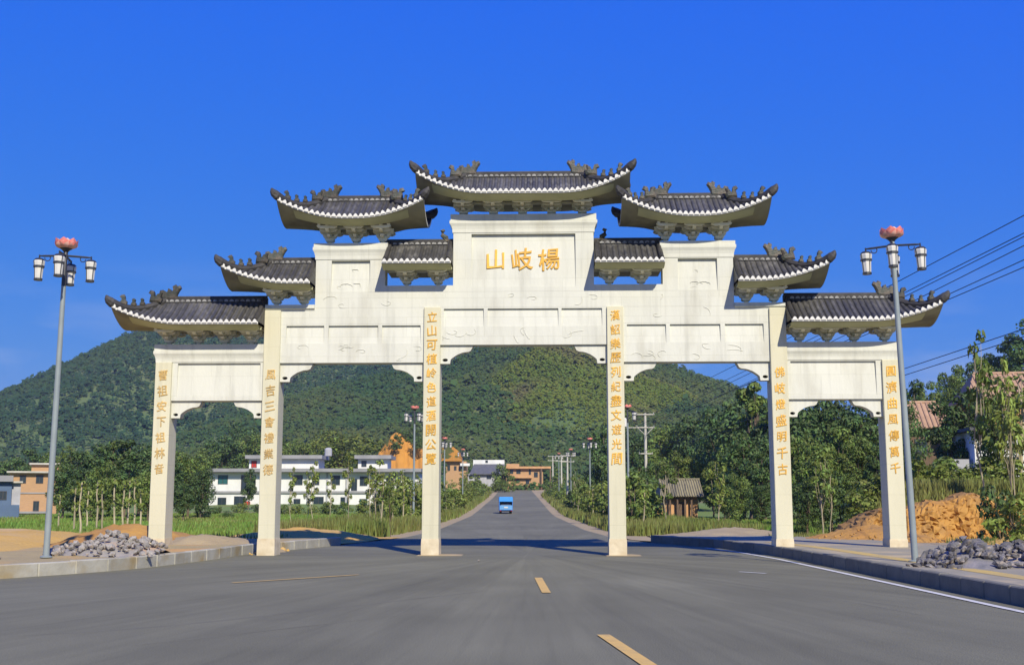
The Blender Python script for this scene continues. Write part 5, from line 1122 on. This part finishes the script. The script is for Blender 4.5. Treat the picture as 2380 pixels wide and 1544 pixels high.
MB().lathe([(0.0, 0), (0.26, 0.02), (0.26, 0.75), (0.12, 0.85), (0, 0.86)], 10, (-2.0, -0.1, uh - 1.3)).build('transformer', 'trim', up); MB().box(-2.2, -0.86, -0.14, -0.08, uh - 1.4, uh - 1.33).build('crossarm', 'concrete', up)
for px, pt, Y in [(1319, 1056, 172), (1305, 1057, 206), (1285, 1058, 240)]:
    x = hx(px, Y, 5); utility_pole(x, Y, at(px, pt, Y).z - float(ground_z(x, Y)), [(0.12, 2.0), (1.0, 2.0)], 'distant utility pole in the row on the right of the road', 'distant utility poles')
UPN = (20.6, 12.0)
utility_pole(*UPN, 9.6, [(0.2, 2.0), (1.2, 2.4)], 'utility pole beside the viewer carrying the wires')
def wire(name, a, b, sag, label, group=None, rad=0.016):
    a, b = Vector(a), Vector(b); pts = []
    for i in range(25):
        t = i / 24; p = a.lerp(b, t); p.z -= sag * 4 * t * (1 - t); pts.append(p)
    o = MB().tube(pts, [rad] * 25, 5).build(name, 'wire'); return tag(o, label, 'wire', group)
ends = [(-0.8, uh - 0.02), (0.8, uh - 0.02), (-0.8, uh - 1.25), (0.8, uh - 1.25), (0.3, uh - 1.25), (-0.5, uh - 1.25), (-0.6, uh - 3.65), (0.6, uh - 3.65)]
for (dx, z), (py, Yn), lab in zip(ends, [(487, 36), (528, 38), (536, 38), (557, 38), (590, 38), (607, 38), (750, 38), (768, 38)],
        ['highest wire climbing to the upper right corner', 'second wire from the top on the right', 'third wire from the top on the right, close under the second', 'fourth wire from the top on the right', 'fifth wire from the top on the right', 'sixth wire on the right just above the outer roof', 'dark lower wire crossing the sky right of the lamp post', 'lowest faint wire right of the lamp post']):
    n_ = at(2379, py, Yn); f_ = Vector((UP[0] + dx, UP[1], z + float(ground_z(*UP)))); d = (n_ - f_); e_ = f_ + d * ((UP[1] - 12) / (UP[1] - Yn))
    wire('power_line', f_, e_, 0.25, lab)

# ------------------------------------------------------------------ blue cargo truck driving away
t = empty('cargo_truck', (hx(1176, 130), 130, float(road_z(130)) + 0.01), R(2)); tag(t, 'small blue cargo truck with a canopy driving away along the road', 'truck')
tp = MB(); tp.prism([(-0.76, 1.30), (0.76, 1.30), (0.77, 1.72), (0.70, 1.84), (-0.70, 1.84), (-0.77, 1.72)], 0.0, 2.4); tp.build('canopy', 'truck_tarp', t, bevel=0.03)
b = MB(); b.box(-0.74, -0.70, 0.02, 2.38, 0.42, 1.30); b.box(0.70, 0.74, 0.02, 2.38, 0.42, 1.30); b.box(-0.70, 0.70, 2.34, 2.38, 0.42, 1.30); b.box(-0.74, 0.74, 0.02, 2.38, 0.36, 0.42); b.build('cargo_bed', 'truck_blue', t)
MB().box(-0.70, 0.70, -0.03, 0.01, 0.42, 0.92).build('tailgate', 'truck_pale', t, bevel=0.01)
for x in (-0.45, 0.0, 0.45): MB().box(x - 0.02, x + 0.02, -0.045, -0.028, 0.44, 0.90).build('tailgate_rib', 'truck_pale', t)
MB().loft([(-0.6, 0.6, 0.3, 2.2, 0.43), (-0.6, 0.6, 0.3, 2.2, 0.9), (-0.4, 0.45, 0.5, 2.0, 1.15)]).build('cargo', 'cargo', t)
for x in (-0.72, 0.72): MB().box(x - 0.03, x + 0.03, 0.0, 0.06, 0.92, 1.31).build('canopy_post', 'truck_blue', t)
cb = MB(); cb.loft([(-0.72, 0.72, 2.42, 3.6, 0.40), (-0.72, 0.72, 2.42, 3.7, 0.9), (-0.68, 0.68, 2.42, 3.4, 1.62), (-0.6, 0.6, 2.5, 3.2, 1.68)]); cb.build('cab', 'truck_blue', t, bevel=0.03)
for x, y in ((-0.56, 0.55), (0.56, 0.55), (-0.56, 3.0), (0.56, 3.0)):
    w = MB(); pr = [(0.30, -0.10), (0.33, -0.06), (0.33, 0.06), (0.30, 0.10)]; w.lathe([(0.14, -0.10)] + pr + [(0.14, 0.10)], 14)
    wm = w.mesh('wheel', 'rubber'); wm.transform(Matrix.Rotation(R(90), 4, 'Y')); put('wheel', wm, t, (x, y, 0.33))
MB().box(-0.70, 0.70, -0.06, -0.01, 0.28, 0.36).build('bumper', 'rubber', t)
for x in (-0.6, 0.6): MB().box(x - 0.07, x + 0.07, -0.075, -0.055, 0.29, 0.35).build('tail_light', 'lamp_red', t)
MB().box(-0.22, 0.22, -0.062, -0.046, 0.62, 0.76).build('number_plate', 'trim', t)
MB().box(-0.45, 0.45, 0.4, 3.4, 0.26, 0.36).build('chassis', 'rubber', t)

# ------------------------------------------------------------------ labels: members of a wood or row are told apart by colour and place
ORD = ('first second third fourth fifth sixth seventh eighth ninth tenth eleventh twelfth thirteenth fourteenth fifteenth sixteenth seventeenth eighteenth nineteenth twentieth '
       'twenty-first twenty-second twenty-third twenty-fourth twenty-fifth twenty-sixth twenty-seventh twenty-eighth twenty-ninth thirtieth').split()
WHERE = {L_[1]: 'in the wood left of the gate', 'newly planted stems left of the gate': 'in the grass left of the gate', 'planted stems along the left verge': 'along the left verge beyond the gate', 'planted stems along the right verge': 'along the right verge beyond the gate', G2[1]: 'on the slope above the white house', G3[1]: 'before the white house', G4[1]: 'in the field before the white house',
         GL_[1]: 'on the left verge beyond the gate', GLb[1]: 'on the left verge beyond the gate', GR_[1]: 'on the right verge beyond the gate', GRb[1]: 'on the right verge beyond the gate', G5[1]: 'in the wood behind the right arch',
         G6[1]: 'in the thicket behind the outermost right arch', G7[1]: 'on the hillside at the far right', G8[1]: 'on top of the orange earth bank', G9[1]: 'at the end of the road', 'scrub on the orange slope': 'on the orange excavated slope', 'distant utility poles': 'in the row right of the road'}
NOUN = {'broadleaf_tree': 'broad tree', 'slender_tree': 'slender tree', 'conifer_tree': 'pointed conifer', 'young_tree': 'thin young tree', 'shrub': 'bush', 'planted_stem': 'pale planted stem', 'utility_pole': 'distant utility pole'}
TONE = {'leaf_dark': 'dark green', 'leaf_mid': 'mid green', 'leaf_light': 'light green'}
members = {}
for o in list(COL.objects):
    if o.parent is None and o.get('group') in WHERE: members.setdefault(o['group'], []).append(o)
bpy.context.view_layer.update()
for gname, ms in members.items():
    ms.sort(key=lambda o: o.location.x / o.location.y)
    for i, o in enumerate(ms):
        base = o.name.split('.')[0]; tone = ''
        for c in o.children:
            if c.name.startswith('crown') and base != 'planted_stem': tone = TONE.get(c.material_slots[0].material.name, '') + ' '
        o['label'] = f"{tone}{NOUN[base]}, {ORD[i] if i else 'leftmost'}{' from the left' if i else ''}, {WHERE[gname]}"
